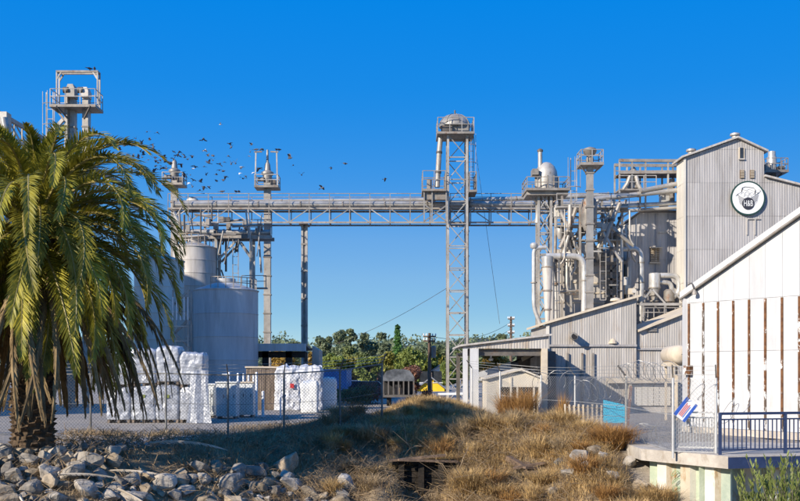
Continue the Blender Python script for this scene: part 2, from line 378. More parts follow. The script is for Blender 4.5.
def lattice(parent, cx, cy, w, z0, z1, bay, leg=.16, br=.09, mat=None, lmat=None, x=True):
    mat = mat or m_galv; lmat = lmat or mat; hw = w / 2
    c = [(cx - hw, cy - hw), (cx + hw, cy - hw), (cx + hw, cy + hw), (cx - hw, cy + hw)]
    for a in c: barp(parent, 'tower_leg', lmat, (*a, z0), (*a, z1), leg)
    n = max(1, round((z1 - z0) / bay)); bh = (z1 - z0) / n
    for k in range(n + 1):
        for i in range(4):
            a, b = c[i], c[(i + 1) % 4]; z = z0 + k * bh
            barp(parent, 'cross_member', mat, (*a, z), (*b, z), br)
            if k < n:
                if (k + i) % 2 == 0 or x: barp(parent, 'diagonal_brace', mat, (*a, z), (*b, z + bh), br * .85)
                if (k + i) % 2 == 1 or x: barp(parent, 'diagonal_brace', mat, (*b, z), (*a, z + bh), br * .85)
def ladder(parent, x, y, z0, z1, w=.45, mat=None, cage=True, side=-1):
    mat = mat or m_galv
    for s in (-1, 1): barp(parent, 'ladder_stile', mat, (x + s * w / 2, y, z0), (x + s * w / 2, y, z1), .05)
    n = int((z1 - z0) / .6)
    for k in range(n): barp(parent, 'ladder_rung', mat, (x - w / 2, y, z0 + .6 * k), (x + w / 2, y, z0 + .6 * k), .035)
    if cage:
        for k in range(int((z1 - z0) / 1.3)):
            z = z0 + .8 + 1.3 * k; mb = MB(); pts = [(x + .42 * math.cos(a), y - .42 + side * 0 + .42 * -math.sin(a) + .42, z) for a in np.linspace(0, math.pi, 7)]
            mb.path(pts, .025, 4); mb.build('ladder_hoop', mat, parent)
        for a in (.5, math.pi / 2, math.pi - .5):
            xx, yy = x + .42 * math.cos(a), y - .42 * math.sin(a)
            barp(parent, 'ladder_strap', mat, (xx, yy, z0 + .8), (xx, yy, z1), .03)
def flanged(parent, p, q, r, mat, n=12, step=3.0, name='conveyor_tube'):
    t = tubep(parent, name, mat, [p, q], r, n); p = Vector(p); q = Vector(q); u = (q - p).normalized(); Ln = (q - p).length
    k = max(1, int(Ln / step))
    for i in range(k + 1):
        c = p + u * (Ln * (i + .02) / (k + .04)); tubep(t, 'flange', m_steel, [c - u * .05, c + u * .05], r * 1.18, n)
    return t

# ------------------------------------------------------------------ conveyor bridge over the yard
DB = 74.0
def bridge():
    x0, x1 = XW(168, DB), XW(612, DB); zb, zt = ZW(222.5, DB), ZW(208.5, DB); zr = ZW(193.5, DB)
    t = thing('conveyor_bridge', 'long grey steel truss bridge with walkway spanning the yard high up', 'bridge', ((x0 + x1) / 2, DB + .7, 0))
    bayw = S(20.6, DB); n = round((x1 - x0) / bayw); bayw = (x1 - x0) / n
    for yy in (DB, DB + 1.5):
        barp(t, 'top_chord', m_steel, (x0, yy, zt), (x1, yy, zt), .13)
        barp(t, 'bottom_chord', m_steel, (x0, yy, zb), (x1, yy, zb), .12)
        for i in range(n + 1):
            x = x0 + i * bayw
            barp(t, 'vertical_brace', m_steel, (x, yy, zb), (x, yy, zt), .07)
            if i < n and yy == DB:
                up = (i // 3) % 2 == 0
                a, b = ((x, yy, zb), (x + bayw, yy, zt)) if up else ((x, yy, zt), (x + bayw, yy, zb))
                barp(t, 'diagonal_brace', m_galv, a, b, .07)
            barp(t, 'rail_post', m_steel, (x, yy, zt), (x, yy, zr), .045)
        barp(t, 'guard_rail', m_steel, (x0, yy, zr), (x1, yy, zr), .045)
        barp(t, 'guard_rail', m_steel, (x0, yy, zr - .55), (x1, yy, zr - .55), .035)
    for i in range(n + 1):
        x = x0 + i * bayw
        for z in (zb, zt): barp(t, 'floor_beam', m_steel, (x, DB, z), (x, DB + 1.5, z), .07)
    MB().bx(x0, x1, DB + .95, DB + 1.42, zt + .09, zt + .13).build('walkway_grating', m_dark, t)
    a = thing('screw_conveyor', 'fat pale tube conveyor lying along the truss bridge', 'conveyor', (XW(390, DB), DB + .45, zt))
    flanged(a, (XW(172, DB), DB + .45, zt + .38), (XW(640, DB), DB + .45, zt + .40), .235, m_tube, 14, 3.2)
    for i in range(1, n, 2):
        x = x0 + i * bayw; MB().bx(x - .08, x + .08, DB + .25, DB + .65, zt + .085, zt + .2).build('saddle', m_dark, a)
    b = thing('screw_conveyor', 'thinner rising tube conveyor above the fat tube on the truss bridge', 'conveyor', (XW(390, DB), DB + .95, zt))
    flanged(b, (XW(176, DB), DB + .98, zt + .62), (XW(436, DB), DB + .98, ZW(197.5, DB)), .17, m_tube, 12, 3.6)
    flanged(b, (XW(470, DB), DB + .98, ZW(198.5, DB)), (XW(612, DB), DB + .98, ZW(192.5, DB)), .19, m_tube, 12, 3.6)
    for i in range(2, n, 3):
        x = x0 + i * bayw; barp(b, 'stand', m_dark, (x + .1, DB + .98, zt + .13), (x + .1, DB + .98, zt + .62), .07)
    d = thing('vent_dome', 'small cream dome on the left end of the truss bridge', 'dome', (XW(190, 75), 75.9, zt + .1))
    MB().lathe((XW(190, 75), 75.9, zt + .1), [(.55, 0), (.55, .5), (.52, .75), (.40, .98), (.2, 1.1), (.02, 1.14)], 18).build('shell', m_cream, d, smooth=True)
    MB().lathe((XW(190, 75), 75.9, zt + .1), [(.62, -.02), (.62, .08)], 18).build('collar', m_steel, d)
    p = thing('support_column', 'slim twin channel steel column under the middle of the bridge', 'column', (XW(303.5, DB), DB + .75, 0))
    x = XW(303.5, DB)
    for s in (-1, 1):
        MB().bx(x + s * .17 - .075, x + s * .17 + .075, DB + .6, DB + .9, 0, zb - .08).build('channel', m_galv, p)
    MB().bx(x - .09, x + .09, DB + .7, DB + .8, .06, zb - .14).build('web', m_steel, p)
    for k in range(6): MB().bx(x - .26, x + .26, DB + .57, DB + .595, 1.5 + k * 2.1, 1.62 + k * 2.1).build('batten', m_steel, p)
    MB().bx(x - .5, x + .5, DB + .4, DB + 1.1, -.02, .06).build('base_plate', m_dark, p)
    MB().bx(x - .35, x + .35, DB - .1, DB + 1.6, zb - .13, zb - .09).build('cap_plate', m_dark, p)
bridge()

def central_tower():
    D = 72.2; cx = XW(457.5, D); w = S(19, D); cy = D + w / 2
    t = thing('elevator_tower', 'tall square lattice tower with domed head at mid bridge', 'tower', (cx, cy, 0))
    ztop = ZW(135, D); lattice(t, cx, cy, w, 0, ztop, 1.7, .17, .075, m_galv, m_galv, False)
    MB().bx(cx - .95, cx + .95, cy - .95, cy + .95, -.05, .12).build('footing', m_concrete, t)
    # head platform
    x0, x1 = XW(437, D), XW(474, D); zd = ZW(133, D)
    platform(t, x0, x1, D - .5, D + 2.1, zd, S(14, D), m_galv, .9)
    MB().bx(XW(442, D), XW(470, D), D + .05, D + 1.6, zd + .15, zd + .62).build('head_casing', m_galv, t)
    MB().bx(XW(441, D), XW(452, D), D - .2, D + .05, zd + .1, zd + .5).build('drive_motor', m_dark, t)
    cxh = XW(455.5, D)
    MB().lathe((cxh, D + .85, zd + .62), [(S(16, D), 0), (S(16, D), .1), (S(14.8, D), .38), (S(12, D), .66), (S(8, D), .86), (S(3.5, D), .95), (.03, .98)], 22).build('dome', m_galv, t, smooth=True)
    for a in range(8):
        an = a * math.pi / 4 + .2
        tubep(t, 'dome_seam', m_steel, [(cxh + S(r_, D) * math.cos(an), D + .85 + S(r_, D) * math.sin(an), zd + .63 + h_) for r_, h_ in ((16.2, .1), (15, .38), (12.2, .66), (8, .87), (3.5, .96))], .025, 4)
    tubep(t, 'vent_pipe', m_dark, [(cxh, D + .8, zd + 1.5), (cxh, D + .8, zd + 1.9)], .06, 8)
    # spout falling on the left, and lower platform
    zl = ZW(190, D)
    tubep(t, 'discharge_spout', m_galv, [(XW(441, D), D + .5, zd - .1), (XW(439.5, D), D + .5, ZW(150, D)), (XW(437.5, D), D + .5, zl + .3)], .2, 10)
    for py in (150, 170): tubep(t, 'spout_clamp', m_dark, [(XW(439.5 - (py - 150) / 20, D), D + .5, ZW(py, D)), (XW(439.4 - (py - 150) / 20, D), D + .5, ZW(py + 2, D))], .24, 10)
    lx0, lx1 = XW(422, D), XW(477, D)
    platform(t, lx0, XW(446, D), D - .5, D + 2.2, zl, S(18, D), m_steel, .75)
    platform(t, XW(469, D), lx1, D - .1, D + 2.2, zl, S(18, D), m_steel, .6)
    MB().bx(XW(424, D), XW(446, D), D - .2, D + .2, zl - .75, zl - .16).build('platform_girder', m_steel, t)
    for px in (424, 432, 446): barp(t, 'platform_hanger', m_galv, (XW(px, D), D - .3, zl), (XW(px, D), D - .3, ZW(222, D)), .09)
    barp(t, 'knee_brace', m_galv, (XW(424, D), D - .3, ZW(205, D)), (XW(447, D), D - .05, ZW(222, D)), .09)
    barp(t, 'knee_brace', m_galv, (XW(424, D), D - .3, ZW(222, D)), (XW(447, D), D - .05, ZW(205, D)), .09)
    MB().bx(XW(427, D), XW(432, D), D + .1, D + .8, zl, zl + .8).build('drive_motor', m_steel, t)
    # dark elevator leg and ladder on the right side
    MB().bx(XW(466, D), XW(470.3, D), D + 1.6, D + 2.0, .1, zd - .2).build('elevator_leg', m_dark, t)
    for k in range(11): MB().bx(XW(465.6, D), XW(470.8, D), D + 1.57, D + 2.03, 1.5 + k * 1.9, 1.6 + k * 1.9).build('leg_flange', m_steel, t)
    ladder(t, XW(471, D), D + .4, zl, zd, .42, m_galv)
    barp(t, 'guy_wire', m_dark, (XW(474, D), D + .5, zd), (XW(508, D), D + 6, ZW(320, D)), .022)
central_tower()
# ------------------------------------------------------------------ left plant: legs, silos, tank, galleries
def left_tower():
    D = 60.0
    t = thing('elevator_tower', 'pale elevator tower with square hoist frame rising behind the palm', 'tower', (XW(74, D), D + .6, 0))
    zd = ZW(105.5, D); x0, x1 = XW(51, D), XW(97, D)
    platform(t, x0, x1, D - .3, D + 1.3, zd, S(15.5, D), m_galv, .95, .022)
    zt = ZW(70, D)
    for px, y in ((55, D + .3), (96, D + .3), (55, D + .75), (96, D + .75)): barp(t, 'hoist_post', m_galv, (XW(px, D), y, zd), (XW(px, D), y, zt), .085)
    for y in (D + .3, D + .75):
        barp(t, 'hoist_beam', m_steel, (XW(54.4, D), y, zt), (XW(96.6, D), y, zt), .11)
        barp(t, 'hoist_brace', m_galv, (XW(55, D), y, ZW(78, D)), (XW(60, D), y, zt), .08)
        barp(t, 'hoist_brace', m_galv, (XW(96, D), y, ZW(78, D)), (XW(91, D), y, zt), .08)
    for px in (55, 96): barp(t, 'hoist_beam', m_steel, (XW(px, D), D + .3, zt), (XW(px, D), D + .75, zt), .08)
    for pa, pb, y in ((63.2, 66.2, .2), (66.6, 71.5, .5), (80, 86, .4)):
        MB().bx(XW(pa, D), XW(pb, D), D + y, D + y + .55, 0, ZW(96, D)).build('elevator_leg', m_galv, t)
        for k in range(12): MB().bx(XW(pa - .5, D), XW(pb + .5, D), D + y - .03, D + y + .58, 1 + k * 1.5, 1.1 + k * 1.5).build('leg_flange', m_steel, t)
    for pc, py, w in ((69, 83, 4.2), (83.5, 86, 3.6)):
        c = (XW(pc, D), D + .6, 0); z0 = ZW(96, D)
        MB().prism([(c[0] - S(w, D), D + .2, z0), (c[0] + S(w, D), D + .2, z0), (c[0] + S(w, D), D + .2, ZW(py + 4, D)), (c[0] + S(w * .6, D), D + .2, ZW(py, D)), (c[0] - S(w * .6, D), D + .2, ZW(py, D)), (c[0] - S(w, D), D + .2, ZW(py + 4, D))], (0, .7, 0)).build('elevator_head', m_galv, t)
        tubep(t, 'drive_motor', m_dark, [(c[0] - S(7, D), D + .25, ZW(89, D)), (c[0] - S(2, D), D + .25, ZW(89, D))], .19, 10)
    ladder(t, XW(48, D), D + .3, 9, ZW(91, D), .42, m_galv)
    barp(t, 'raking_brace', m_galv, (XW(62, D), D + .2, ZW(119, D)), (XW(40, D), D + .2, ZW(143, D)), .2)
    barp(t, 'raking_brace', m_steel, (XW(54, D), D + .3, ZW(107, D)), (XW(64, D), D + .3, ZW(121, D)), .12)
    for s in (67, 83):
        barp(t, 'knee_brace', m_dark, (XW(s, D), D + .2, ZW(118, D)), (XW(s + (9 if s > 70 else -9), D), D - .3, zd - .1), .09)
left_tower()
def gallery():
    D = 56.0
    t = thing('inclined_conveyor', 'inclined truss conveyor gallery at the left edge behind the palm', 'conveyor', (XW(3, D), D, 0))
    a0, b0 = Vector(P(-25, 99, D)), Vector(P(135, 192, D + 6)); dz = Vector((0, 0, -1.05))
    for yy in (0, 1.1):
        y = Vector((0, yy, 0))
        barp(t, 'top_chord', m_galv, a0 + y, b0 + y, .22); barp(t, 'bottom_chord', m_galv, a0 + y + dz, b0 + y + dz, .16)
        for i in range(12):
            p = a0.lerp(b0, i / 11) + y; barp(t, 'vertical_brace', m_galv, p, p + dz, .09)
            if i < 11: q = a0.lerp(b0, (i + 1) / 11) + y; barp(t, 'diagonal_brace', m_galv, p + dz if i % 2 else p, q if i % 2 else q + dz, .08)
    p = Vector(P(5, 116, D)); MB().bx(p.x - .25, p.x + .25, D - .4, D + .3, p.z - 1.3, p.z + .15).build('head_box', m_galv, t)
    tubep(t, 'discharge_spout', m_tube, [P(4, 118, D - .3), P(10, 160, D - .3), P(22, 190, D - .3)], .22, 10)
    tubep(t, 'discharge_spout', m_tube, [P(-4, 138, D - .2), P(14, 165, D - .2), P(40, 195, D - .2)], .3, 10)
    for px in (4, 66): barp(t, 'trestle_post', m_steel, (XW(px, D), D + .5, 0), (XW(px, D), D + .5, ZW(118 if px < 10 else 150, D)), .22)
gallery()
def silo(label, pc, wpx, ptop, D, mat, bands, name='silo', roof=True, cat='silo'):
    r = S(wpx / 2, D); c = (XW(pc, D), D + r, 0); h = ZW(ptop, D)
    t = thing(name, label, cat, c)
    nb = bands
    for k in range(nb):        # shell courses, each a ring of its own
        z0, z1 = h * k / nb, h * (k + 1) / nb
        MB().lathe(c, [(r + .012, z0 + .012), (r, z0 + .05), (r, z1 - .03), (r + .022, z1 - .02), (r + .022, z1 + .012)], 48).build('shell_ring', mat, t, smooth=True)
    if roof:
        MB().lathe(c, [(r + .06, h + .012), (r + .06, h + .06), (r * .3, h + r * .28), (r * .3, h + r * .28 + .25), (.02, h + r * .28 + .3)], 48).build('roof', mat, t, smooth=True)
    return t, c, r, h
t, c, r, h = silo('tall banded grain silo with flat rim left of the squat tank', 190, 43, 246, 68, m_silo, 12)
rail(t, [(c[0] + (r - .1) * math.cos(a), c[1] + (r - .1) * math.sin(a), h) for a in np.linspace(-.2, -2.8, 9)], .9, m_steel, .03, 2)
for px in (203, 209): MB().bx(XW(px, 68), XW(px + 2, 68), 67.99, 68.05, ZW(266, 68), ZW(264, 68)).build('vent', m_dark, t) if False else None
t, c, r, h = silo('cream silo half hidden behind the palm fronds', 153, 50, 259, 63, m_cream, 11)
t, c, r, h = silo('squat blue grey storage tank standing in shade beside the wrapped stacks', 220, 66, 289, 61, m_tank, 5, 'storage_tank', True, 'tank')
rail(t, [(c[0] + (r - .12) * math.cos(a), c[1] + (r - .12) * math.sin(a), h + .06) for a in np.linspace(.1, -1.9, 9)], .75, m_steel, .03, 2)
def stair_cage():
    D = 59.0; t = thing('access_stair', 'narrow white scaffold stair tower between silo and squat tank', 'stair', (XW(180, D), D, 0))
    x0, x1 = XW(173, D), XW(188, D)
    for x in (x0, x1):
        for y in (D, D + .9): barp(t, 'tower_leg', m_galv, (x, y, 0), (x, y, ZW(290, D)), .08)
    for k in range(8):
        z = .9 * k + .5
        for y in (D, D + .9): barp(t, 'guard_rail', m_galv, (x0, y, z), (x1, y, z), .06)
        barp(t, 'stair_stringer', m_galv, (x0 if k % 2 else x1, D + .45, z - .4), (x1 if k % 2 else x0, D + .45, z + .5), .14)
    for k in range(5):
        x = x0 + (x1 - x0) * k / 4; barp(t, 'baluster', m_whitepost, (x, D - .02, ZW(320, D)), (x, D - .02, ZW(297, D)), .05)
stair_cage()
def left_frame():
    D = 70.0
    t = thing('conveyor_trestle', 'rusty low conveyor trestle with angled struts above the squat tank', 'trestle', (XW(236, D), D, 0))
    z0 = ZW(238.5, D)
    for y in (D, D + 1.3):
        barp(t, 'girder', m_steel, (XW(178, D), y, z0 + .1), (XW(272, D), y, z0 + .1), .2, .25)
        for px in (216, 251): barp(t, 'trestle_post', m_galv, (XW(px, D), y, 0), (XW(px, D), y, z0), .2)
        barp(t, 'strut', m_galv, (XW(237, D), y, z0 - .1), (XW(218, D), y, ZW(260, D)), .14)
        barp(t, 'strut', m_galv, (XW(238, D), y, z0 - .1), (XW(250, D), y, ZW(257, D)), .14)
        barp(t, 'strut', m_steel, (XW(218, D), y, ZW(268, D)), (XW(224, D), y, ZW(286, D)), .1)
    for k in range(9):
        x = XW(180 + k * 11, D); barp(t, 'floor_beam', m_dark, (x, D, z0 + .24), (x, D + 1.3, z0 + .24), .1)
    u = flanged(t, (XW(176, D), D + .4, z0 + .55), (XW(270, D), D + .4, z0 + .48), .2, m_tube, 10, 2.4)
    MB().bx(XW(206, D), XW(246, D), D + .7, D + 1.1, z0 + .3, z0 + .62).build('drag_conveyor', m_steel, t)
    for px in (213, 226, 244, 258):
        MB().bx(XW(px, D), XW(px + 4, D), D + .1, D + .5, z0 + .7, z0 + 1.1).build('drive_motor', m_steel, t)
    rail(t, [(XW(244, D), D - .1, z0 + .25), (XW(272, D), D - .1, z0 + .25)], 1.1, m_steel, .03, .9)
    tubep(t, 'spout', m_tube, [P(174, 212, D + .3), P(180, 225, D + .3), P(181, 246, D + .3)], .14, 8)
    # small landing beside the leg
    z1 = ZW(288, D); MB().bx(XW(243, D), XW(268, D), D - .6, D - .1, z1 - .1, z1).build('platform_deck', m_steel, t)
    rail(t, [(XW(243, D), D - .55, z1), (XW(267, D), D - .55, z1)], .85, m_steel, .03, .8)
    ladder(t, XW(236, D), D - .2, ZW(290, D), z0, .4, m_steel, False)
left_frame()
def leg_tower(label, px, D, wpx, ptop, pdeck, gantry, half):
    cx = XW(px, D); w = S(wpx, D); zd = ZW(pdeck, D); zt = ZW(ptop, D)
    t = thing('elevator_leg_tower', label, 'elevator', (cx, D, 0))
    MB().bx(cx - w / 2, cx + w / 2, D - w / 2, D + w / 2, 0, zd + .3).build('elevator_leg', m_galv, t)
    for k in range(int(zd / 1.5)): MB().bx(cx - w / 2 - .05, cx + w / 2 + .05, D - w / 2 - .05, D + w / 2 + .05, .8 + k * 1.5, .9 + k * 1.5).build('leg_flange', m_steel, t)
    platform(t, cx - half, cx + half, D - .8, D + .8, zd, .85, m_galv, .9)
    hz = zd + .3
    MB().lathe((cx, D, hz), [(w * .55, 0), (w * .7, .25), (w * .7, .6), (w * .95, .7), (w * .95, .85), (w * .5, 1.0), (w * .4, 1.5), (w * .2, 1.7), (w * .15, zt - hz)], 14).build('elevator_head', m_galv, t, smooth=True)
    tubep(t, 'drive_motor', m_steel, [(cx - .75, D - .3, zd + .55), (cx - .25, D - .3, zd + .55)], .18, 10)
    MB().bx(cx + .3, cx + .7, D - .4, D + .2, zd + .02, zd + .5).build('gear_box', m_dark, t)
    if gantry:
        zg = ZW(gantry, D)
        for s in (-1, 1): barp(t, 'hoist_post', m_galv, (cx + s * half * .92, D - .7, zd), (cx + s * half * .86, D - .7, zg), .1)
        for s in (-1, 1): barp(t, 'hoist_beam', m_steel, (cx + s * half * 1.0, D - .7, zg), (cx + s * half * .35, D - .7, zg + .02), .1)
    return t
leg_tower('grey elevator leg with railed head platform and bird perches, right of the silos', 267.5, 74.9 + 2.4, 6.6, 150, 187, 154, S(12, 77))
leg_tower('thin grey elevator leg with stubby cross arms at the left bridge end', 174.5, 78.0, 6.2, 160, 184.5, None, S(10.5, 78))
def shade_building():
    x0, x1, y0, y1, h = -37.0, -26.6, 43.0, 53.2, 17.5  # unseen building, added left of view so its shadow covers the tank
    t = thing('unseen_shade_building', 'unseen tall building beyond the left edge, added to shade the storage tank', 'building', ((x0 + x1) / 2, (y0 + y1) / 2, 0))
    MB().bx(x0, x1, y0, y1, 0, h).build('wall', m_greyblock, t)
    MB().prism([(x0 - .3, y0 - .3, h + .01), (x1 + .3, y0 - .3, h + .01), ((x0 + x1) / 2, y0 - .3, h + 2.2)], (0, y1 - y0 + .6, 0)).build('roof', m_corr, t)
shade_building()
# ------------------------------------------------------------------ left yard
def lean_to():
    D = 64.0
    t = thing('lean_to_canopy', 'flat grey lean to canopy on dark posts beside the tank', 'canopy', (XW(275, D), D + 2, 0))
    zt, zb = ZW(343.5, D), ZW(351, D)
    MB().bx(XW(240, D), XW(306, D), D, D + .12, zb, zt).build('fascia', m_tank, t)
    MB().prism([(XW(240, D), D + .125, zt - .14), (XW(306, D), D + .125, zt - .14), (XW(306, D), D + .125, zt), (XW(240, D), D + .125, zt)], (0, 4.5, -.25)).build('roof', m_dark, t)
    for px in (263, 287): MB().bx(XW(px - 3, D), XW(px + 3, D), D + 1.0, D + 1.4, 0, zb + .05).build('post', m_black, t)
    for px in (244, 300): MB().bx(XW(px - 1.5, D), XW(px + 1.5, D), D + 4.0, D + 4.2, 0, zb).build('post', m_dark, t)
    MB().bx(XW(246, D), XW(304, D), D + 1.0, D + 1.3, zb - .42, zb - .01).build('beam', m_black, t)
    MB().prism([(XW(306.5, D), D + 4, 0), (XW(314, D), D + 4, 0), (XW(314, D), D + 4, ZW(349, D)), (XW(306.5, D), D + 4, ZW(344, D))], (0, 3, 0)).build('side_annex', m_concrete, t)
lean_to()
def wood_bin():
    D = 56.5; t = thing('timber_bin', 'weathered brown vertical plank bin beside the white wrapped bales', 'bin', (XW(260, D), D + 1, 0))
    x0, x1 = XW(246, D), XW(277, D); h = ZW(366, D); n = 16
    for k in range(n):
        a = x0 + (x1 - x0) * k / n; j = RND.uniform(-.03, .03)
        MB().bx(a + .006, a + (x1 - x0) / n - .006, D + j, D + .05 + j, .02, h + RND.uniform(-.08, .02)).build('plank', m_wood, t)
    MB().bx(x0, x1, D + .1, D + 1.9, 0, h - .2).build('fill', m_timber, t)
    MB().bx(x0 - .05, x1 + .05, D - .09, D - .035, h - .12, h - .02).build('top_rail', m_trim, t)
wood_bin()
def soft_box(name, label, cat, cx, cy, w, dp, z0, z1, mat, layers, seed, group=None, top_slump=.12, bulge=.05, rz=0.0, taper=0.0, crease=.03):
    """a wrapped load: rounded, layered, wrinkled"""
    rnd = random.Random(seed); n = 22; m = layers * 6; vs = []; fs = []; per = 4 * n
    cs, sn = math.cos(rz), math.sin(rz)
    def ring(z, k, sc):
        out = []
        for i in range(per):
            s, q = divmod(i, n); t_ = q / n * 2 - 1
            x, y = [(t_, -1), (1, t_), (-t_, 1), (-1, -t_)][s]
            ln = (abs(x) ** 9 + abs(y) ** 9) ** (1 / 9); x, y = x / ln * sc * w / 2, y / ln * sc * dp / 2
            e = .05 * mnoise.noise((x * 2.2 + seed * 3.7, y * 2.2, z * 2.6)) + crease * (.5 - abs(mnoise.noise((x * 3.1 + seed, y * 3.1, z * 2.3))) * 2) + crease * .6 * (.5 - abs(mnoise.noise((x * 7 + seed, y * 7, z * 5))) * 2)
            rr = math.hypot(x, y) + 1e-6; x += x / rr * e; y += y / rr * e
            out.append((cx + x * cs - y * sn, cy + x * sn + y * cs, z))
        return out
    for k in range(m + 1):
        f = k / m; lay = (k % 6) / 6
        sc = 1 + bulge * math.sin(lay * math.pi) * 1.0 - taper * f
        if k == m: sc *= .96
        vs += ring(z0 + (z1 - z0) * (1 - top_slump) * f, k, sc)
    for j, (f, sc) in enumerate(((.55, .90), (.85, .72), (1.0, .4))):
        for v in ring(z0 + (z1 - z0) * (1 - top_slump + top_slump * f), m + j, sc * (1 - taper)):
            vs.append((v[0], v[1], v[2] + (.09 + crease) * mnoise.noise((v[0] * 2.5, v[1] * 2.5, seed)) + crease * 1.5 * mnoise.noise((v[0] * 7, v[1] * 7, seed))))
    nr = m + 4
    for k in range(nr - 1):
        for i in range(per):
            i2 = (i + 1) % per; fs.append((k * per + i, k * per + i2, (k + 1) * per + i2, (k + 1) * per + i))
    fs.append(tuple(range((nr - 1) * per, nr * per)))
    t = thing(name, label, cat, (cx, cy, z0), group)
    MB().add(vs, fs).build('wrapped_load', mat, t, smooth=True)
    return t
def pallet(t, cx, cy, w, dp, z):
    for k in range(5): MB().bx(cx - w / 2, cx + w / 2, cy - dp / 2 + k * dp / 5 + .02, cy - dp / 2 + (k + .8) * dp / 5, z - .03, z - .005).build('pallet_board', m_wood, t)
    for k in (-1, 0, 1): MB().bx(cx + k * w * .44 - .05, cx + k * w * .44 + .05, cy - dp / 2, cy + dp / 2, z - .14, z - .032).build('pallet_runner', m_wood, t)
def stacks():
    D = 42.5; n = 0
    spec = [(118, 24, 352, 'behind the hanging palm fronds'), (143, 25, 349, 'left of the tall fence post'), (167, 23, 346, 'just right of the tall fence post'), (191, 24, 352, 'at the right end of the row')]
    for pc, wp, pt, where in spec:
        for lv in (0, 1):
            zt = ZW(pt, D); zm = zt * .50
            z0, z1 = (.15, zm - .01) if lv == 0 else (zm + .14, zt)
            cx = XW(pc, D); w = S(wp, D)
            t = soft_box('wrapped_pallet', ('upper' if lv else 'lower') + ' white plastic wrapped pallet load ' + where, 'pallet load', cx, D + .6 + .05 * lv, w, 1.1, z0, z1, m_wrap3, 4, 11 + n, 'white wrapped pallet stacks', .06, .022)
            pallet(t, cx, D + .6 + .05 * lv, w * .95, 1.05, z0); n += 1
            if lv == 0 and pc in (143, 167):
                MB().bx(cx - .1, cx + .1, D - .01, D + .005, z0 + .95, z0 + 1.1).build('label_sticker', m_lf_green, t)
    # loose sheet of film leaning off the right end
    a = XW(199, 42); f = MB(); rows = 9; vs = []; fs = []
    for i in range(rows + 1):
        for j in range(rows + 1):
            u, v = i / rows, j / rows
            vs.append((a - .45 + .75 * u + (.35 * (1 - v)) * (u - .35) + .04 * math.sin(9 * u + 4 * v), 42.42 - .35 * (1 - v) + .05 * math.sin(11 * u + 2 * v), .02 + 2.3 * v))
    for i in range(rows):
        for j in range(rows): q = i * (rows + 1) + j; fs.append((q, q + 1, q + rows + 2, q + rows + 1))
    b = len(vs); vs2 = [(x, y + .02, z) for x, y, z in vs]
    f.add(vs + vs2, fs + [tuple(b + i for i in reversed(q)) for q in fs])
    tag(f.build('plastic_film', m_wrap3, None, (a, 41.3, 0)), 'loose white plastic film draped off the right wrapped stack', 'plastic film')
    # bales by the timber bin
    D = 55.5
    soft_box('wrapped_bale', 'large crumpled white wrapped bale beside the brown timber bin', 'bale', XW(287, D), D + .9, S(27, D), 1.6, .02, ZW(366, D), m_wrap, 4, 41, 'white bales by the bin', .07, .0, 0, .08, .085)
    t = soft_box('wrapped_bale', 'crumpled white wrapped bale behind the pale square bag', 'bale', XW(309, D), D + 1.0, S(25, D), 1.6, .02, ZW(366, D), m_wrap, 4, 43, 'white bales by the bin', .09, .0, 0, .02, .085)
    MB().bx(XW(290.2, D), XW(294, D), D - .04, D + .02, ZW(388, D), ZW(383.5, D)).build('label_sticker', m_signr, t)
    D = 52.5
    soft_box('bulk_bag', 'pale square bulk bag standing in front of the white bales', 'bag', XW(309, D), D + .5, S(16.5, D), .9, .02, ZW(381, D), m_wrap2, 2, 51, 'pale bulk bags', .07, .02, 0, -.04)
    soft_box('bulk_bag', 'pale square bulk bag with ribbed top beside the blue trailer', 'bag', XW(328, D + 4), D + 4.5, S(15, D + 4), .9, .02, ZW(377.5, D + 4), m_wrap2, 2, 52, 'pale bulk bags', .10, .02, 0, -.03)
stacks()
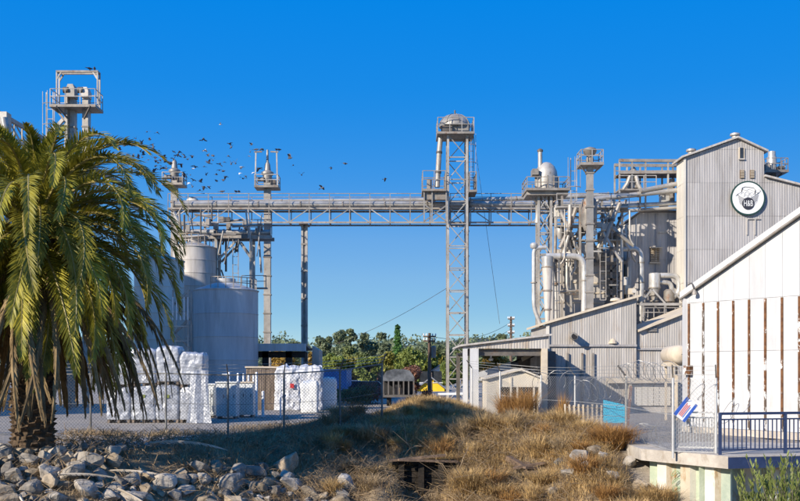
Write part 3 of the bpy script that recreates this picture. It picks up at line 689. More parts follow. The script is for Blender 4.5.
def yard_posts():
    for k, (px, pt, d, r) in enumerate(((229, 372, 49, .06), (238, 373, 51, .06), (243.5, 373.5, 52.5, .055), (248.5, 374, 54, .055), (253.5, 374.5, 55, .055), (256.5, 372, 47.5, .06), (263, 391, 47, .07), (280.5, 378, 46.5, .035))):
        h = ZW(pt, d)
        lab = {0: 'tall white pipe post with a side arm beside the pale cabinets', 6: 'short thick white bollard right of the white post row', 7: 'thin white pole in front of the timber bin', 5: 'tallest white post at the right end of the post row'}.get(k, 'slim white post in the close row behind the pale cabinet')
        t = thing('white_post', lab, 'post', (XW(px, d), d, 0), 'white yard posts')
        MB().lathe((XW(px, d), d, 0), [(r, 0), (r, h - .03), (r * .6, h)], 10).build('shaft', m_whitepost, t, smooth=True)
        MB().lathe((XW(px, d), d, 0), [(r * 1.8, -.02), (r * 1.8, .05)], 10).build('base_collar', m_concrete, t)
        if k == 0: barp(t, 'side_arm', m_whitepost, (XW(222, d), d, h - .12), (XW(229, d), d, h - .12), .06)
    for k, (p0, p1, pt, d, lab) in enumerate(((206, 214, 385, 47, 'narrow pale cabinet at the left end of the cabinet row'), (216, 236, 383, 46, 'wide pale blue cabinet with ribbed doors in the shade'), (238, 253, 383, 47.5, 'pale sunlit cabinet below the white posts'))):
        x0, x1, h = XW(p0, d), XW(p1, d), ZW(pt, d)
        t = thing('yard_cabinet', lab, 'cabinet', ((x0 + x1) / 2, d + .5, 0), 'pale yard cabinets')
        MB().bx(x0, x1, d + .04, d + 1, .12, h).build('body', m_cabin, t); MB().bx(x0 - .04, x1 + .04, d - .02, d + 1.04, h + .002, h + .07).build('lid', m_trim if k == 2 else m_cabin, t)
        nd = 2 if k else 1
        for i in range(nd):
            a, b = x0 + (x1 - x0) * i / nd + .03, x0 + (x1 - x0) * (i + 1) / nd - .03
            dd = MB().bx(a, b, d, d + .036, .18, h - .06).build('door', m_cabin, t)
            MB().bx(b - .09, b - .05, d - .04, d - .002, 1.0, 1.16).build('handle', m_dark, dd)
            for q in range(3): xx = a + (b - a) * (q + .5) / 3; MB().bx(xx - .025, xx + .025, d - .03, d - .002, .3, h - .2).build('rib', m_cabin, dd)
        for xx in (x0 + .1, x1 - .1): MB().bx(xx - .05, xx + .05, d + .1, d + .9, 0, .118).build('foot', m_dark, t)
yard_posts()
def trailer():
    D = 76.0; x0, x1 = XW(319, D), XW(346.5, D); z0, z1 = .75, ZW(370, D)
    t = thing('box_trailer', 'plain blue box trailer parked behind the pale bags', 'trailer', ((x0 + x1) / 2, D + 4, 0))
    MB().bx(x0, x1, D, D + 8, z0, z1).build('body', m_blueside, t)
    MB().bx(x0 - .03, x1 + .03, D - .03, D + 8.03, z1 + .002, z1 + .07).build('roof_rail', m_blueside, t)
    for s in (0, 1): MB().bx(x0 + .05 + s * (x1 - x0) / 2, x0 - .05 + (s + 1) * (x1 - x0) / 2, D - .04, D - .005, z0 + .05, z1 - .08).build('door', m_blueside, t)
    for x in (x0 + .15, x1 - .15):
        for y in (D + 1.2, D + 2.4): tubep(t, 'wheel', m_black, [(x - .12, y, .48), (x + .12, y, .48)], .48, 16)
    MB().bx(x0 + .3, x1 - .3, D + .2, D + 7.5, .5, .748).build('chassis', m_dark, t)
trailer()
def tanker():
    D = 62.0; x0, x1 = XW(382.5, D), XW(414.5, D); zt, zs = ZW(369, D), ZW(381, D)
    t = thing('covered_wagon', 'dark open frame wagon with rounded grey tarpaulin top on the mound skyline', 'wagon', ((x0 + x1) / 2, D + 2, 0))
    prof = [(x0, zs), (x0 + .02, zs + .3), (x0 + .25, zt - .12), ((x0 + x1) / 2 - .3, zt), ((x0 + x1) / 2 + .4, zt - .02), (x1 - .3, zt - .1), (x1 - .03, zs + .3), (x1, zs)]
    MB().prism([(x, D, z) for x, z in prof], (0, 4.2, 0)).build('tarpaulin', m_tarp, t, smooth=True)
    MB().bx(x0 + .05, x1 - .05, D + 1.6, D + 4.1, .7, zs - .002).build('body', m_black, t)
    for k in range(7):
        x = x0 + .05 + (x1 - x0 - .1) * k / 6; barp(t, 'frame_post', m_dark, (x, D + .05, .75), (x, D + .05, zs + .25), .09)
    for x in (x0 + .05, x1 - .05): barp(t, 'sill', m_dark, (x, D, .7), (x, D + 4.1, .7), .16)
    barp(t, 'sill', m_dark, (x0 - .05, D + .05, .66), (x1 + .05, D + .05, .66), .16)
    MB().bx(XW(395, D), XW(401, D), D + .9, D + 1.2, 1.2, zs - .25).build('crate', m_trim, t)
    MB().bx(XW(395, D), XW(402, D), D + .5, D + .6, .75, 1.19).build('step_board', m_wood, t)
    for x in (x0 + .4, x1 - .4):
        for y in (D + .9, D + 3.2): tubep(t, 'wheel', m_black, [(x - .14, y, .38), (x + .14, y, .38)], .38, 14)
tanker()
# ------------------------------------------------------------------ right: logo building
DL = 60.0
def pw_top(pts, d):
    """piecewise roof line given in photo pixels at distance d -> function of u from first x"""
    xs_ = [XW(p[0], d) for p in pts]; zs_ = [ZW(p[1], d) for p in pts]; x0 = xs_[0]
    return lambda u: float(np.interp(x0 + u, xs_, zs_)), xs_, zs_
def logo_building():
    d = DL; line = [(685, 157), (737, 138.5), (764, 151), (764.05, 177), (880, 206)]
    top, xs_, zs_ = pw_top(line, d)
    t = thing('mill_building', 'tall weathered corrugated mill building carrying the round basket sign', 'building', (xs_[0] + 4, d + 1, 0))
    dep = 1.7
    poly = [(x, d + .05, z - .05) for x, z in zip(xs_, zs_)] + [(xs_[-1], d + .05, 0), (xs_[0], d + .05, 0)]
    MB().prism(poly[::-1], (0, dep, 0)).build('wall', m_corr, t)
    seam = ZW(182, d); rh = S(33.3, d)
    zf = seam - rh * 6
    clad(t, (xs_[0], d + .05), (xs_[-1], d + .05), 0, lambda u: top(u) - .03, rh, .92, m_corr, .010, .153, zfirst=zf)
    xl = XW(685, d)
    clad(t, (xl, d + .05 + dep), (xl, d + .05), 0, lambda u: zs_[0] - .08, rh, .9, m_cream, .012, .3, zfirst=zf)
    barp(t, 'corner_trim', m_cream, (xl - .02, d - .01, 0), (xl - .02, d - .01, zs_[0] - .1), .12)
    MB().bx(XW(722, d), 33, d + 1.75, d + 16, 0, 13.0).build('rear_block', m_corr, t)
    for (a, b) in ((0, 1), (1, 2), (3, 4)):
        p = Vector((xs_[a] - (.25 if a == 0 else 0), d - .22, zs_[a] - (.09 if a == 0 else 0))); q = Vector((xs_[b] + (.2 if b == 2 else 0), d - .22, zs_[b] - (.09 if b == 2 else 0)))
        MB().prism([p, q, q + Vector((0, 0, .12)), p + Vector((0, 0, .12))][::-1], (0, dep + .5, 0)).build('roof', m_corr2, t)
    for px, pt, pb, w in ((739.5, 148, 158.5, 4.0),):
        w_ = MB().bx(XW(px, d), XW(px + w, d), d - .05, d + .02, ZW(pb, d), ZW(pt, d)).build('window', m_glass, t)
        for x in (px - .7, px + w): MB().bx(XW(x, d), XW(x + .7, d), d - .08, d + .02, ZW(pb + .5, d), ZW(pt - .5, d)).build('frame', m_trim, w_)
        MB().bx(XW(px - 1, d), XW(px + w + 1, d), d - .10, d + .02, ZW(pb + 1.4, d), ZW(pb + .2, d)).build('sill', m_corr2, w_)
    for px in (740, 750):
        v = MB().bx(XW(px, d), XW(px + 4.2, d), d - .045, d + .02, ZW(178.5, d), ZW(170, d)).build('louvre', m_timber, t)
        for k in range(6):
            z = ZW(178 - k * 1.4, d); MB().bx(XW(px + .2, d), XW(px + 4, d), d - .09, d - .05, z, z + .035).build('slat', m_trim, v)
    # patched sheet outlines low on the wall
    for px in (747, 755): barp(t, 'batten', m_corr2, (XW(px, d), d - .03, ZW(235, d)), (XW(px, d), d - .03, ZW(219, d)), .06)
    barp(t, 'batten', m_corr2, (XW(747, d), d - .035, ZW(219, d)), (XW(760, d), d - .035, ZW(219, d)), .06)
    for px, py in ((692, 154.2), (736.5, 138.2)):
        c = (XW(px + 3, d), d + .8, ZW(py, d) - .05)
        MB().lathe(c, [(.2, 0), (.2, .38), (.32, .4), (.3, .52), (.05, .6)], 14).build('roof_vent', m_galv, t, smooth=True)
    return t
logo_building()
def logo_sign():
    d = DL - .12; c = Vector(P(747.8, 198.3, d)); R = S(17.2, d)
    t = thing('round_sign', 'round white sign with dark ring and basket drawing on mill wall', 'sign', c)
    def disc(r, y0, y1, n=48):
        vs = [(c.x + r * math.cos(2 * math.pi * k / n), y, c.z + r * math.sin(2 * math.pi * k / n)) for y in (y0, y1) for k in range(n)]
        return MB().add(vs, [tuple(range(n)), tuple(range(2 * n - 1, n - 1, -1))] + [(k, k + n, (k + 1) % n + n, (k + 1) % n) for k in range(n)])
    disc(R, d - .05, d + .05).build('ring', m_logog, t); disc(R * .915, d - .058, d - .051).build('face', m_logow, t)
    y = d - .064
    def poly(pts, mat, name, yy=y, th=.006):
        return MB().prism([(c.x + a * R, yy, c.z + b * R) for a, b in pts], (0, th, 0)).build(name, mat, t)
    def line(pts, w, name='drawn_line', yy=y - .004):
        for (a, b), (e, f) in zip(pts[:-1], pts[1:]):
            MB().bar((c.x + a * R, yy, c.z + b * R), (c.x + e * R, yy, c.z + f * R), w * R, .006).build(name, m_logob, t)
    # basket body, woven lines, heap and handle
    grey = M('logo_grey', (.50, .50, .50))
    poly([(-.58, .12), (-.5, -.34), (-.25, -.52), (.36, -.46), (.56, -.18), (.62, .22), (.1, -.02)], grey, 'basket')
    for k in range(5):
        o_ = -.1 * k; line([(-.60 + .02 * k, .14 + o_), (-.1, -.08 + o_), (.1, -.04 + o_), (.64 - .03 * k, .30 + o_)], .028)
    line([(-.72, .12), (-.62, .24), (-.5, .1), (-.1, -.1)], .035); line([(.1, -.06), (.66, .36), (.74, .42), (.6, .5)], .035)
    heap = [(-.62, .14), (-.58, .26), (-.4, .34), (-.34, .5), (-.1, .44), (.05, .52), (.25, .42), (.42, .34), (.6, .3), (.1, -.04), (-.12, -.06)]
    poly(heap, m_logow, 'heap', y - .008)
    line(heap[:9], .03, yy=y - .012)
    for px_, pz_ in ((-.3, .22), (-.05, .28), (.2, .22), (-.12, .08), (.1, .1)):
        line([(px_ - .13, pz_), (px_ - .07, pz_ + .08), (px_ + .04, pz_ + .09), (px_ + .12, pz_ + .02), (px_ + .06, pz_ - .06)], .022, yy=y - .012)
    line([(-.38, .36), (-.34, .6), (-.2, .66), (.3, .6), (.42, .46), (.38, .2)], .05, 'handle', y - .014)
    n = 28; MB().prism([(c.x + .0 * R + .36 * R * math.cos(2 * math.pi * k / n), y - .02, c.z - .32 * R + .36 * R * math.sin(2 * math.pi * k / n)) for k in range(n)], (0, .006, 0)).build('badge', m_logob, t)
    cu = bpy.data.curves.new('lettering', 'FONT'); cu.body = 'H&B'; cu.align_x = 'CENTER'; cu.align_y = 'CENTER'; cu.size = .36 * R; cu.extrude = .002
    tmp = bpy.data.objects.new('tmp', cu); COL.objects.link(tmp); bpy.context.view_layer.update()
    mesh = bpy.data.meshes.new_from_object(tmp.evaluated_get(bpy.context.evaluated_depsgraph_get())); bpy.data.objects.remove(tmp)
    mesh.materials.clear(); mesh.materials.append(m_logow); mesh.name = 'lettering'
    place('lettering', mesh, t, (c.x, y - .026, c.z - .32 * R), (math.radians(90), 0, 0), (.80, 1.35, 1))
logo_sign()
def roof_unit():
    d = DL + 2.0
    t = thing('roof_cyclone', 'pale drum and motor on a cantilevered platform right of the gable', 'machine', P(775, 178, d))
    z = ZW(170.5, d)
    platform(t, XW(765, d), XW(787, d), d - .3, d + 1.2, z, .75, m_steel, .5, .025)
    MB().lathe((XW(774.5, d), d + .45, z), [(.28, 0), (.30, .25), (.30, .9), (.24, 1.05), (.24, 1.3), (.1, 1.35)], 16).build('drum', m_silver, t, smooth=True)
    MB().bx(XW(766, d), XW(771, d), d + .1, d + .6, z, z + .45).build('motor', m_steel, t)
    MB().bx(XW(779, d), XW(785, d), d + .1, d + .6, z, z + .3).build('gear_box', m_dark, t)
    tubep(t, 'duct', m_dark, [(XW(774.5, d), d + .45, z - .1), (XW(775.5, d), d + .45, ZW(182, d))], .25, 10)
    for px in (767, 783): barp(t, 'bracket', m_dark, (XW(px, d), d + .2, z - .15), (XW(775, d), d + .2, ZW(180, d)), .09)
roof_unit()

# ------------------------------------------------------------------ grey tower block behind the sheds
def block():
    d = 63.0; t = thing('process_block', 'grey clad process block with louvred window left of the mill', 'building', (XW(655, d), d + 3, 0))
    x0, x1 = XW(628, d), XW(690, d); zt = ZW(212, d)
    top = lambda u: float(np.interp(u, [0, .85, 5], [ZW(222, d), zt, zt]))
    MB().prism([(x0, d + .05, 0), (x1, d + .05, 0), (x1, d + .05, zt - .04), (x0 + .85, d + .05, zt - .04), (x0, d + .05, ZW(222, d) - .04)], (0, 6, 0)).build('wall', m_greyblock, t)
    clad(t, (x0, d + .05), (x1, d + .05), 0, lambda u: top(u) - .02, 2.4, .95, m_greyblock, .009, .19)
    clad(t, (x0, d + 3.05), (x0, d + .05), 0, lambda u: ZW(222, d) - .05, 2.4, 1.0, m_cream, .018, .2)
    MB().prism([(x0 - .1, d - .1, ZW(222, d) - .01), (x0 + .85, d - .1, zt), (x1, d - .1, zt), (x1, d - .1, zt + .1), (x0 + .82, d - .1, zt + .1), (x0 - .1, d - .1, ZW(222, d) + .1)], (0, 6.3, 0)).build('roof', m_steel, t)
    f = MB().bx(XW(650, d), XW(659, d), d - .06, d + .02, ZW(262, d), ZW(248, d)).build('louvre_window', m_timber, t)
    for k in range(7): z = ZW(261.5 - k * 1.95, d); MB().bx(XW(650.3, d), XW(658.7, d), d - .14, d - .065, z, z + .05).build('slat', m_trim, f)
    MB().prism([(XW(649, d), d - .02, ZW(247.5, d)), (XW(661, d), d - .02, ZW(247.5, d)), (XW(661, d), d - .55, ZW(249, d)), (XW(649, d), d - .55, ZW(249, d))], (0, 0, .05)).build('hood', m_trim, t)
    MB().bx(XW(649, d), XW(660, d), d - .14, d - .02, ZW(263.6, d), ZW(262.2, d)).build('sill', m_trim, t)
    for px in (656, 668): barp(t, 'batten', m_corr, (XW(px, d), d - .03, 3), (XW(px, d), d - .03, ZW(214, d)), .07)
    MB().bx(XW(657, d), XW(667, d), d - .06, d - .03, ZW(233, d), ZW(231.5, d)).build('patch', m_silver, t)
block()
def bins():
    d = 62.5; t = thing('bin_house', 'stepped concrete grain bins with dark access frame behind the sheds', 'bins', (XW(595, d), d + 2.5, 0))
    MB().bx(XW(558, d), XW(584, d), d, d + 4, 0, ZW(268, d)).build('bin_wall', m_silo, t)
    for k in range(4): MB().bx(XW(557.6, d), XW(584.4, d), d - .06, d - .002, ZW(303 - k * 10, d), ZW(301.8 - k * 10, d)).build('bin_ledge', m_trim, t)
    MB().bx(XW(584.5, d), XW(606, d), d + .5, d + 4, 0, ZW(262, d)).build('bin_wall', m_silo, t)
    for k in range(4): MB().bx(XW(584.6, d), XW(606.3, d), d + .44, d + .498, ZW(303 - k * 10, d), ZW(301.8 - k * 10, d)).build('bin_ledge', m_trim, t)
    MB().bx(XW(606.5, d), XW(627.5, d), d + 1, d + 4, 0, ZW(256, d)).build('bin_wall', m_greyblock, t)
    for k in range(6):
        z = ZW(304 - 8.5 * k, d); barp(t, 'landing', m_steel, (XW(606, d), d + .6, z), (XW(624, d), d + .6, z), .14)
    for px in (606.5, 613, 624): barp(t, 'frame_post', m_steel, (XW(px, d), d + .6, 2), (XW(px, d), d + .6, ZW(252, d)), .14)
    for k in range(3): barp(t, 'frame_brace', m_dark, (XW(613, d), d + .62, ZW(300 - 15 * k, d)), (XW(624, d), d + .62, ZW(288 - 15 * k, d)), .08)
    # upper dark bin hoppers
    for pc in (566, 577, 597, 615):
        MB().lathe((XW(pc, d), d + 1.6, ZW(262, d)), [(.12, -.9), (.55, .1), (.55, .9), (.45, 1.0)], 14).build('hopper', m_steel, t, smooth=True)
    barp(t, 'beam', m_steel, (XW(556, d), d - .1, ZW(266.5, d)), (XW(630, d), d - .1, ZW(262.5, d)), .2)
bins()
def dome_tower():
    d = 66.0; cx = XW(544.8, d); w = S(12.5, d)
    t = thing('elevator_tower', 'lattice tower topped by a galvanised dome with chimney pipe, right of mid bridge', 'tower', (cx, d + w / 2, 0))
    zd = ZW(190, d); lattice(t, cx, d + w / 2, w, 0, zd, 1.5, .17, .085, m_galv, m_galv)
    platform(t, XW(525, d), XW(568, d), d - .8, d + 1.9, zd, S(11, d), m_steel, .8)
    MB().bx(XW(526, d), XW(567, d), d - .5, d + 1.6, zd - .42, zd - .162).build('platform_girder', m_steel, t)
    r = S(11.5, d); c = (XW(547.5, d), d + .6, zd + .02)
    MB().lathe(c, [(r * .95, 0), (r, .25), (r, .95), (r * .94, 1.35), (r * .72, 1.7), (r * .4, 1.93), (.08, 2.0)], 22).build('dome', m_galv, t, smooth=True)
    for a in (-2.9, -2.2, -1.6, -1.0, -.3): barp(t, 'dome_rib', m_steel, (c[0] + (r + .02) * math.cos(a), c[1] + (r + .02) * math.sin(a), zd + .02), (c[0] + (r + .02) * math.cos(a), c[1] + (r + .02) * math.sin(a), zd + .97), .06)
    MB().bx(XW(532, d), XW(538, d), d - .3, d + .6, zd + 1.0, zd + 1.4).build('side_inlet', m_steel, t)
    tubep(t, 'chimney', m_galv, [(XW(541, d), d + .4, zd + 1.6), (XW(541, d), d + .4, ZW(149, d))], .15, 10)
    MB().lathe((XW(541, d), d + .4, ZW(149, d)), [(.2, -.1), (.2, .02), (.05, .12)], 10).build('chimney_cap', m_dark, t)
    for px in (539, 553, 561): tubep(t, 'spout', m_galv, [(XW(px, d), d + .5, zd - .2), (XW(px + 1, d), d + .5, ZW(205, d)), (XW(px + (3 if px > 545 else -1), d), d + .5, ZW(222, d))], .16, 8)
    barp(t, 'knee_brace', m_steel, (XW(551, d), d + .1, ZW(204, d)), (XW(564, d), d - .3, zd - .2), .1)
    barp(t, 'knee_brace', m_steel, (XW(538, d), d + .1, ZW(204, d)), (XW(527, d), d - .3, zd - .2), .1)
dome_tower()
def slim_leg():
    d = 58.0; cx = XW(589.8, d); w = S(6.2, d)
    t = thing('elevator_leg_tower', 'slim pale elevator leg with square railed head among the pipework', 'elevator', (cx, d, 0))
    MB().bx(cx - w / 2, cx + w / 2, d - w / 2, d + w / 2, 0, ZW(166, d)).build('elevator_leg', m_galv, t)
    for k in range(9): z = ZW(310 - 17 * k, d); MB().bx(cx - w / 2 - .05, cx + w / 2 + .05, d - w / 2 - .05, d + w / 2 + .05, z, z + .1).build('leg_flange', m_steel, t)
    zd = ZW(164.5, d); platform(t, XW(578.5, d), XW(601.5, d), d - .7, d + .7, zd, S(12.5, d), m_galv, .65, .028)
    MB().lathe((cx, d, zd + .02), [(.2, 0), (.24, .3), (.18, .45), (.34, .62), (.42, .78), (.36, .92), (.1, 1.02)], 16).build('elevator_head', m_steel, t, smooth=True)
    for s in (-1, 1): barp(t, 'knee_brace', m_steel, (cx + s * w / 2, d, ZW(174, d)), (cx + s * .62, d - .4, zd - .16), .07)
    ladder(t, XW(574.5, d), d + .3, ZW(200, d), ZW(157, d), .36, m_galv)
    lt = MB().lathe((XW(592, d), d + .9, ZW(212, d)), [(.3, -1.0), (.48, -.5), (.5, .6), (.42, .9), (.15, 1.1)], 16).build('surge_hopper', m_steel, t, smooth=True)
slim_leg()
def cyclone(label, px, d, r_, ptop, pcyl, pbot, rb, mat):
    t = thing('cyclone_separator', label, 'cyclone', (XW(px, d), d, ZW(pbot, d)))
    z0, z1, z2 = ZW(pbot, d), ZW(pcyl, d), ZW(ptop, d)
    MB().lathe((XW(px, d), d, 0), [(rb, z0), (rb, z0 + .3), (r_, z1), (r_, z1 + .01)], 22).build('cone', mat, t, smooth=True)
    MB().lathe((XW(px, d), d, 0), [(r_ + .01, z1 + .015), (r_ + .01, z2 - .05), (r_ * .8, z2)], 22).build('drum', m_silver, t, smooth=True)
    for z, rr in ((z1, r_ + .05), (z0 + (z1 - z0) * .6, rb + (r_ - rb) * .6 + .05), (z0 + (z1 - z0) * .28, rb + (r_ - rb) * .28 + .06)):
        MB().lathe((XW(px, d), d, z), [(rr, -.04), (rr, .04)], 22).build('band', m_steel, t)
    return t
def ducts():
    d = 59.5
    cyclone('tall tan cyclone cone with silver drum left of the sheds', 547.5, d, S(5.6, d), 256, 267, 326, S(2.3, d), m_silo)
    t = thing('exhaust_duct', 'narrow pale pipe dropping beside the lattice tower and kinking right', 'duct', P(534, 320, d + .8))
    tubep(t, 'pipe', m_silver, bend([P(546, 247.5, d + .8), P(533.8, 247.5, d + .8), P(533.8, 308, d + .8), P(541, 326, d + .8), P(546, 334, d + .8)], .45), S(2.1, d), 14)
    tubep(t, 'collar', m_steel, [P(533.8, 282, d + .8), P(533.8, 283.2, d + .8)], S(3.3, d), 14)
    MB().lathe(P(534, 247, d + .8), [(.18, -.1), (.24, .0), (.24, .18), (.15, .26)], 14).build('elbow_cap', m_silver, t, smooth=True)
    t = thing('exhaust_duct', 'thick white pipe looping over and down behind the shed roof', 'duct', P(584, 304, d))
    tubep(t, 'pipe', m_silver, bend([P(546, 256, d), P(584.3, 256, d), P(584.3, 318, d)], .75, 7), S(3.0, d), 16)
    for a, b in ((P(560, 256, d), P(561.2, 256, d)), (P(584.3, 280, d), P(584.3, 281.2, d))): tubep(t, 'collar', m_steel, [a, b], S(3.6, d), 16)
    d2 = 61.0
    t = thing('exhaust_duct', 'tall silver pipe with top elbow in front of the grey block', 'duct', P(641, 310, d2))
    tubep(t, 'pipe', m_silver, bend([P(612, 249.5, d2), P(641, 247.5, d2), P(641.5, 322, d2)], .7, 7), S(2.9, d2), 16)
    for k in range(3): py = 262 + 20 * k; tubep(t, 'collar', m_steel, [P(641.3, py, d2), P(641.3, py + 1.2, d2)], S(3.4, d2), 16)
    cyclone('small silver cyclone on a steel frame in front of the louvred window', 654.5, d2, S(5.4, d2), 273, 288, 306, S(2.5, d2), m_galv)
    t = thing('exhaust_duct', 'silver duct looping right from the small cyclone', 'duct', P(672, 290, d2))
    tubep(t, 'pipe', m_silver, bend([P(660, 275.5, d2), P(679, 275.5, d2), P(679.2, 292, d2), P(673, 297, d2)], .5, 6), S(2.8, d2), 14)
    tubep(t, 'pipe', m_silver, bend([P(659, 282, d2 + .1), P(671, 283, d2 + .1), P(672, 292, d2 + .1)], .4, 5), S(2.4, d2), 12)
    MB().lathe(P(669, 296, d2), [(.16, -.5), (.34, -.35), (.34, .3), (.2, .42)], 14).build('fan_housing', m_steel, t, smooth=True)
    t = thing('equipment_stand', 'braced steel frame carrying the small silver cyclone', 'frame', P(660, 320, d2))
    y0, y1 = d2 - .7, d2 + .7
    for y in (y0, y1):
        barp(t, 'beam', m_galv, (XW(637, d2), y, ZW(305, d2)), (XW(684, d2), y, ZW(305, d2)), .16)
        for px in (640, 662, 682): barp(t, 'post', m_galv, (XW(px, d2), y, 0), (XW(px, d2), y, ZW(305, d2)), .14)
        for a, b in (((638, 304), (649, 290)), ((649, 290), (662, 304)), ((668, 290), (681, 304))): barp(t, 'brace', m_galv, (XW(a[0], d2), y, ZW(a[1], d2)), (XW(b[0], d2), y, ZW(b[1], d2)), .1)
    rail(t, [(XW(640, d2), y0 - .1, ZW(318, d2)), (XW(682, d2), y0 - .1, ZW(318, d2))], .6, m_galv, .03, .7)
ducts()
def spouts():
    """loose web of falling spouts between the legs"""
    d = 60.5; t = thing('spout_cluster', 'tangle of falling grain spouts and braces below the right bridge end', 'spouts', P(600, 260, d))
    rnd = random.Random(5)
    runs = [((598, 200), (566, 250)), ((594, 205), (575, 262)), ((600, 203), (612, 256)), ((614, 200), (598, 248)), ((620, 203), (604, 244)), ((626, 200), (608, 246)), ((606, 210), (630, 250)), ((570, 205), (562, 262)),
            ((560, 210), (580, 255)), ((576, 208), (560, 248)), ((585, 222), (602, 262)), ((610, 226), (634, 246)), ((603, 232), (622, 262)), ((556, 205), (556, 318)), ((551, 262), (556, 322))]
    for i, (a, b) in enumerate(runs):
        dd = d - 1.2 + 2.6 * rnd.random(); k = rnd.uniform(.35, .65)
        mid = (a[0] + (b[0] - a[0]) * k + rnd.uniform(-3, 3), a[1] + (b[1] - a[1]) * k)
        q = tubep(t, 'spout', [m_galv, m_steel, m_tube, m_galv][i % 4], bend([P(*a, dd), P(*mid, dd), P(*b, dd)], .4, 4), S(rnd.uniform(1.2, 2.2), d), 8)
        c = P(*mid, dd); MB().lathe(c, [(.2, -.08), (.2, .08)], 8).build('flange', m_dark, q)
    for px, pa, pb in ((562, 196, 318), (571, 200, 312), (580, 205, 300), (602, 196, 262), (612, 205, 262), (622, 210, 260)):
        dd = d + rnd.uniform(-1, 1.5); barp(t, 'frame_post', [m_steel, m_galv][px % 2], P(px, pa, dd), P(px, pb, dd), .13)
    for i in range(24):
        px = 557 + rnd.random() * 66; py = 208 + rnd.random() * 50; ln = rnd.uniform(5, 15); an = rnd.choice([0, 0, .6, -.6, .9, -1])
        dd = d + rnd.uniform(-1, 2); barp(t, 'frame_brace', rnd.choice([m_galv, m_steel, m_tube]), P(px, py, dd), P(px + ln * math.cos(an), py + ln * math.sin(an), dd + rnd.uniform(-.4, .4)), .09)
    for i in range(9):
        px = 560 + rnd.random() * 60; py = 215 + rnd.random() * 42; dd = d + rnd.uniform(-.6, 1.8)
        c = P(px, py, dd); rr = rnd.uniform(.18, .34)
        MB().lathe(c, [(rr * .5, -.45), (rr, -.1), (rr, .3), (rr * .6, .42)], 12).build('valve_box', rnd.choice([m_galv, m_steel, m_tube]), t, smooth=True)
    for z, a, b in ((207, 556, 628), (226, 556, 606), (240, 560, 628)):
        MB().bx(XW(a, d), XW(b, d), d - .3, d + .5, ZW(z + 1.2, d), ZW(z, d)).build('catwalk', m_galv, t)
        rail(t, [(XW(a, d), d - .3, ZW(z, d)), (XW(b, d), d - .3, ZW(z, d))], .8, m_galv, .025, 1.1)
spouts()
def pipework():
    """finer web of pipes, conduits and small frames threaded through the plant"""
    rnd = random.Random(77)
    t = thing('pipe_rack', 'dense rack of thin pipes and conduits in front of the grain bins', 'pipes', P(595, 300, 60.0))
    for i in range(24):
        d = rnd.uniform(59.2, 62.2); px = rnd.uniform(553, 636); pa = rnd.uniform(204, 262); pb = pa + rnd.uniform(18, 60)
        if pb > 318: pb = 318
        dx = rnd.choice([0, 0, 0, 4, -4, 7]); mt = rnd.choice([m_galv, m_galv, m_steel, m_tube, m_cream])
        tubep(t, 'pipe', mt, bend([P(px, pa, d), P(px, pb - 6, d), P(px + dx, pb, d)], .25, 3) if dx else [P(px, pa, d), P(px, pb, d)], rnd.choice([.045, .06, .08, .11]), 6)
    for i in range(14):
        d = rnd.uniform(59.4, 61.8); px = rnd.uniform(553, 610); py = rnd.uniform(200, 300); ln = rnd.uniform(8, 26)
        tubep(t, 'pipe', rnd.choice([m_galv, m_steel, m_dark]), [P(px, py, d), P(px + ln, py + rnd.choice([0, 0, -1.5, 2]), d)], rnd.choice([.04, .06, .09]), 6)
    for i in range(16):
        d = rnd.uniform(59.4, 61.8); c = P(rnd.uniform(555, 634), rnd.uniform(205, 300), d)
        MB().box(c, (rnd.uniform(.2, .55), .3, rnd.uniform(.2, .6))).build('junction_box', rnd.choice([m_galv, m_steel, m_cream, m_trim]), t)
    for px, pa, pb in ((556.5, 320, 250), (603, 300, 236), (620, 300, 238)): ladder(t, XW(px, 60.2), 60.2, ZW(pa, 60.2), ZW(pb, 60.2), .36, m_galv, False)
    u = thing('pipe_rack', 'thin pipes and conduits climbing beside the left silos', 'pipes', P(225, 330, 69))
    for i in range(22):
        d = rnd.uniform(68.6, 71.5); px = rnd.uniform(176, 266); pa = rnd.uniform(205, 240); pb = pa + rnd.uniform(8, 44)
        tubep(u, 'pipe', rnd.choice([m_galv, m_steel, m_dark]), [P(px, pa, d), P(px + rnd.choice([0, 0, 3, -5, 8]), pb, d)], rnd.choice([.04, .06, .08]), 6)
    for i in range(12):
        d = rnd.uniform(68.6, 71.5); px = rnd.uniform(176, 240); py = rnd.uniform(214, 240)
        tubep(u, 'pipe', rnd.choice([m_galv, m_steel, m_tube]), [P(px, py, d), P(px + rnd.uniform(10, 30), py + rnd.choice([0, -2, 3]), d)], rnd.choice([.05, .08]), 6)
    for i in range(9):
        d = rnd.uniform(69, 71); c = P(rnd.uniform(180, 264), rnd.uniform(216, 238), d); MB().box(c, (rnd.uniform(.2, .5), .3, rnd.uniform(.2, .5))).build('junction_box', rnd.choice([m_galv, m_steel, m_dark]), u)
pipework()
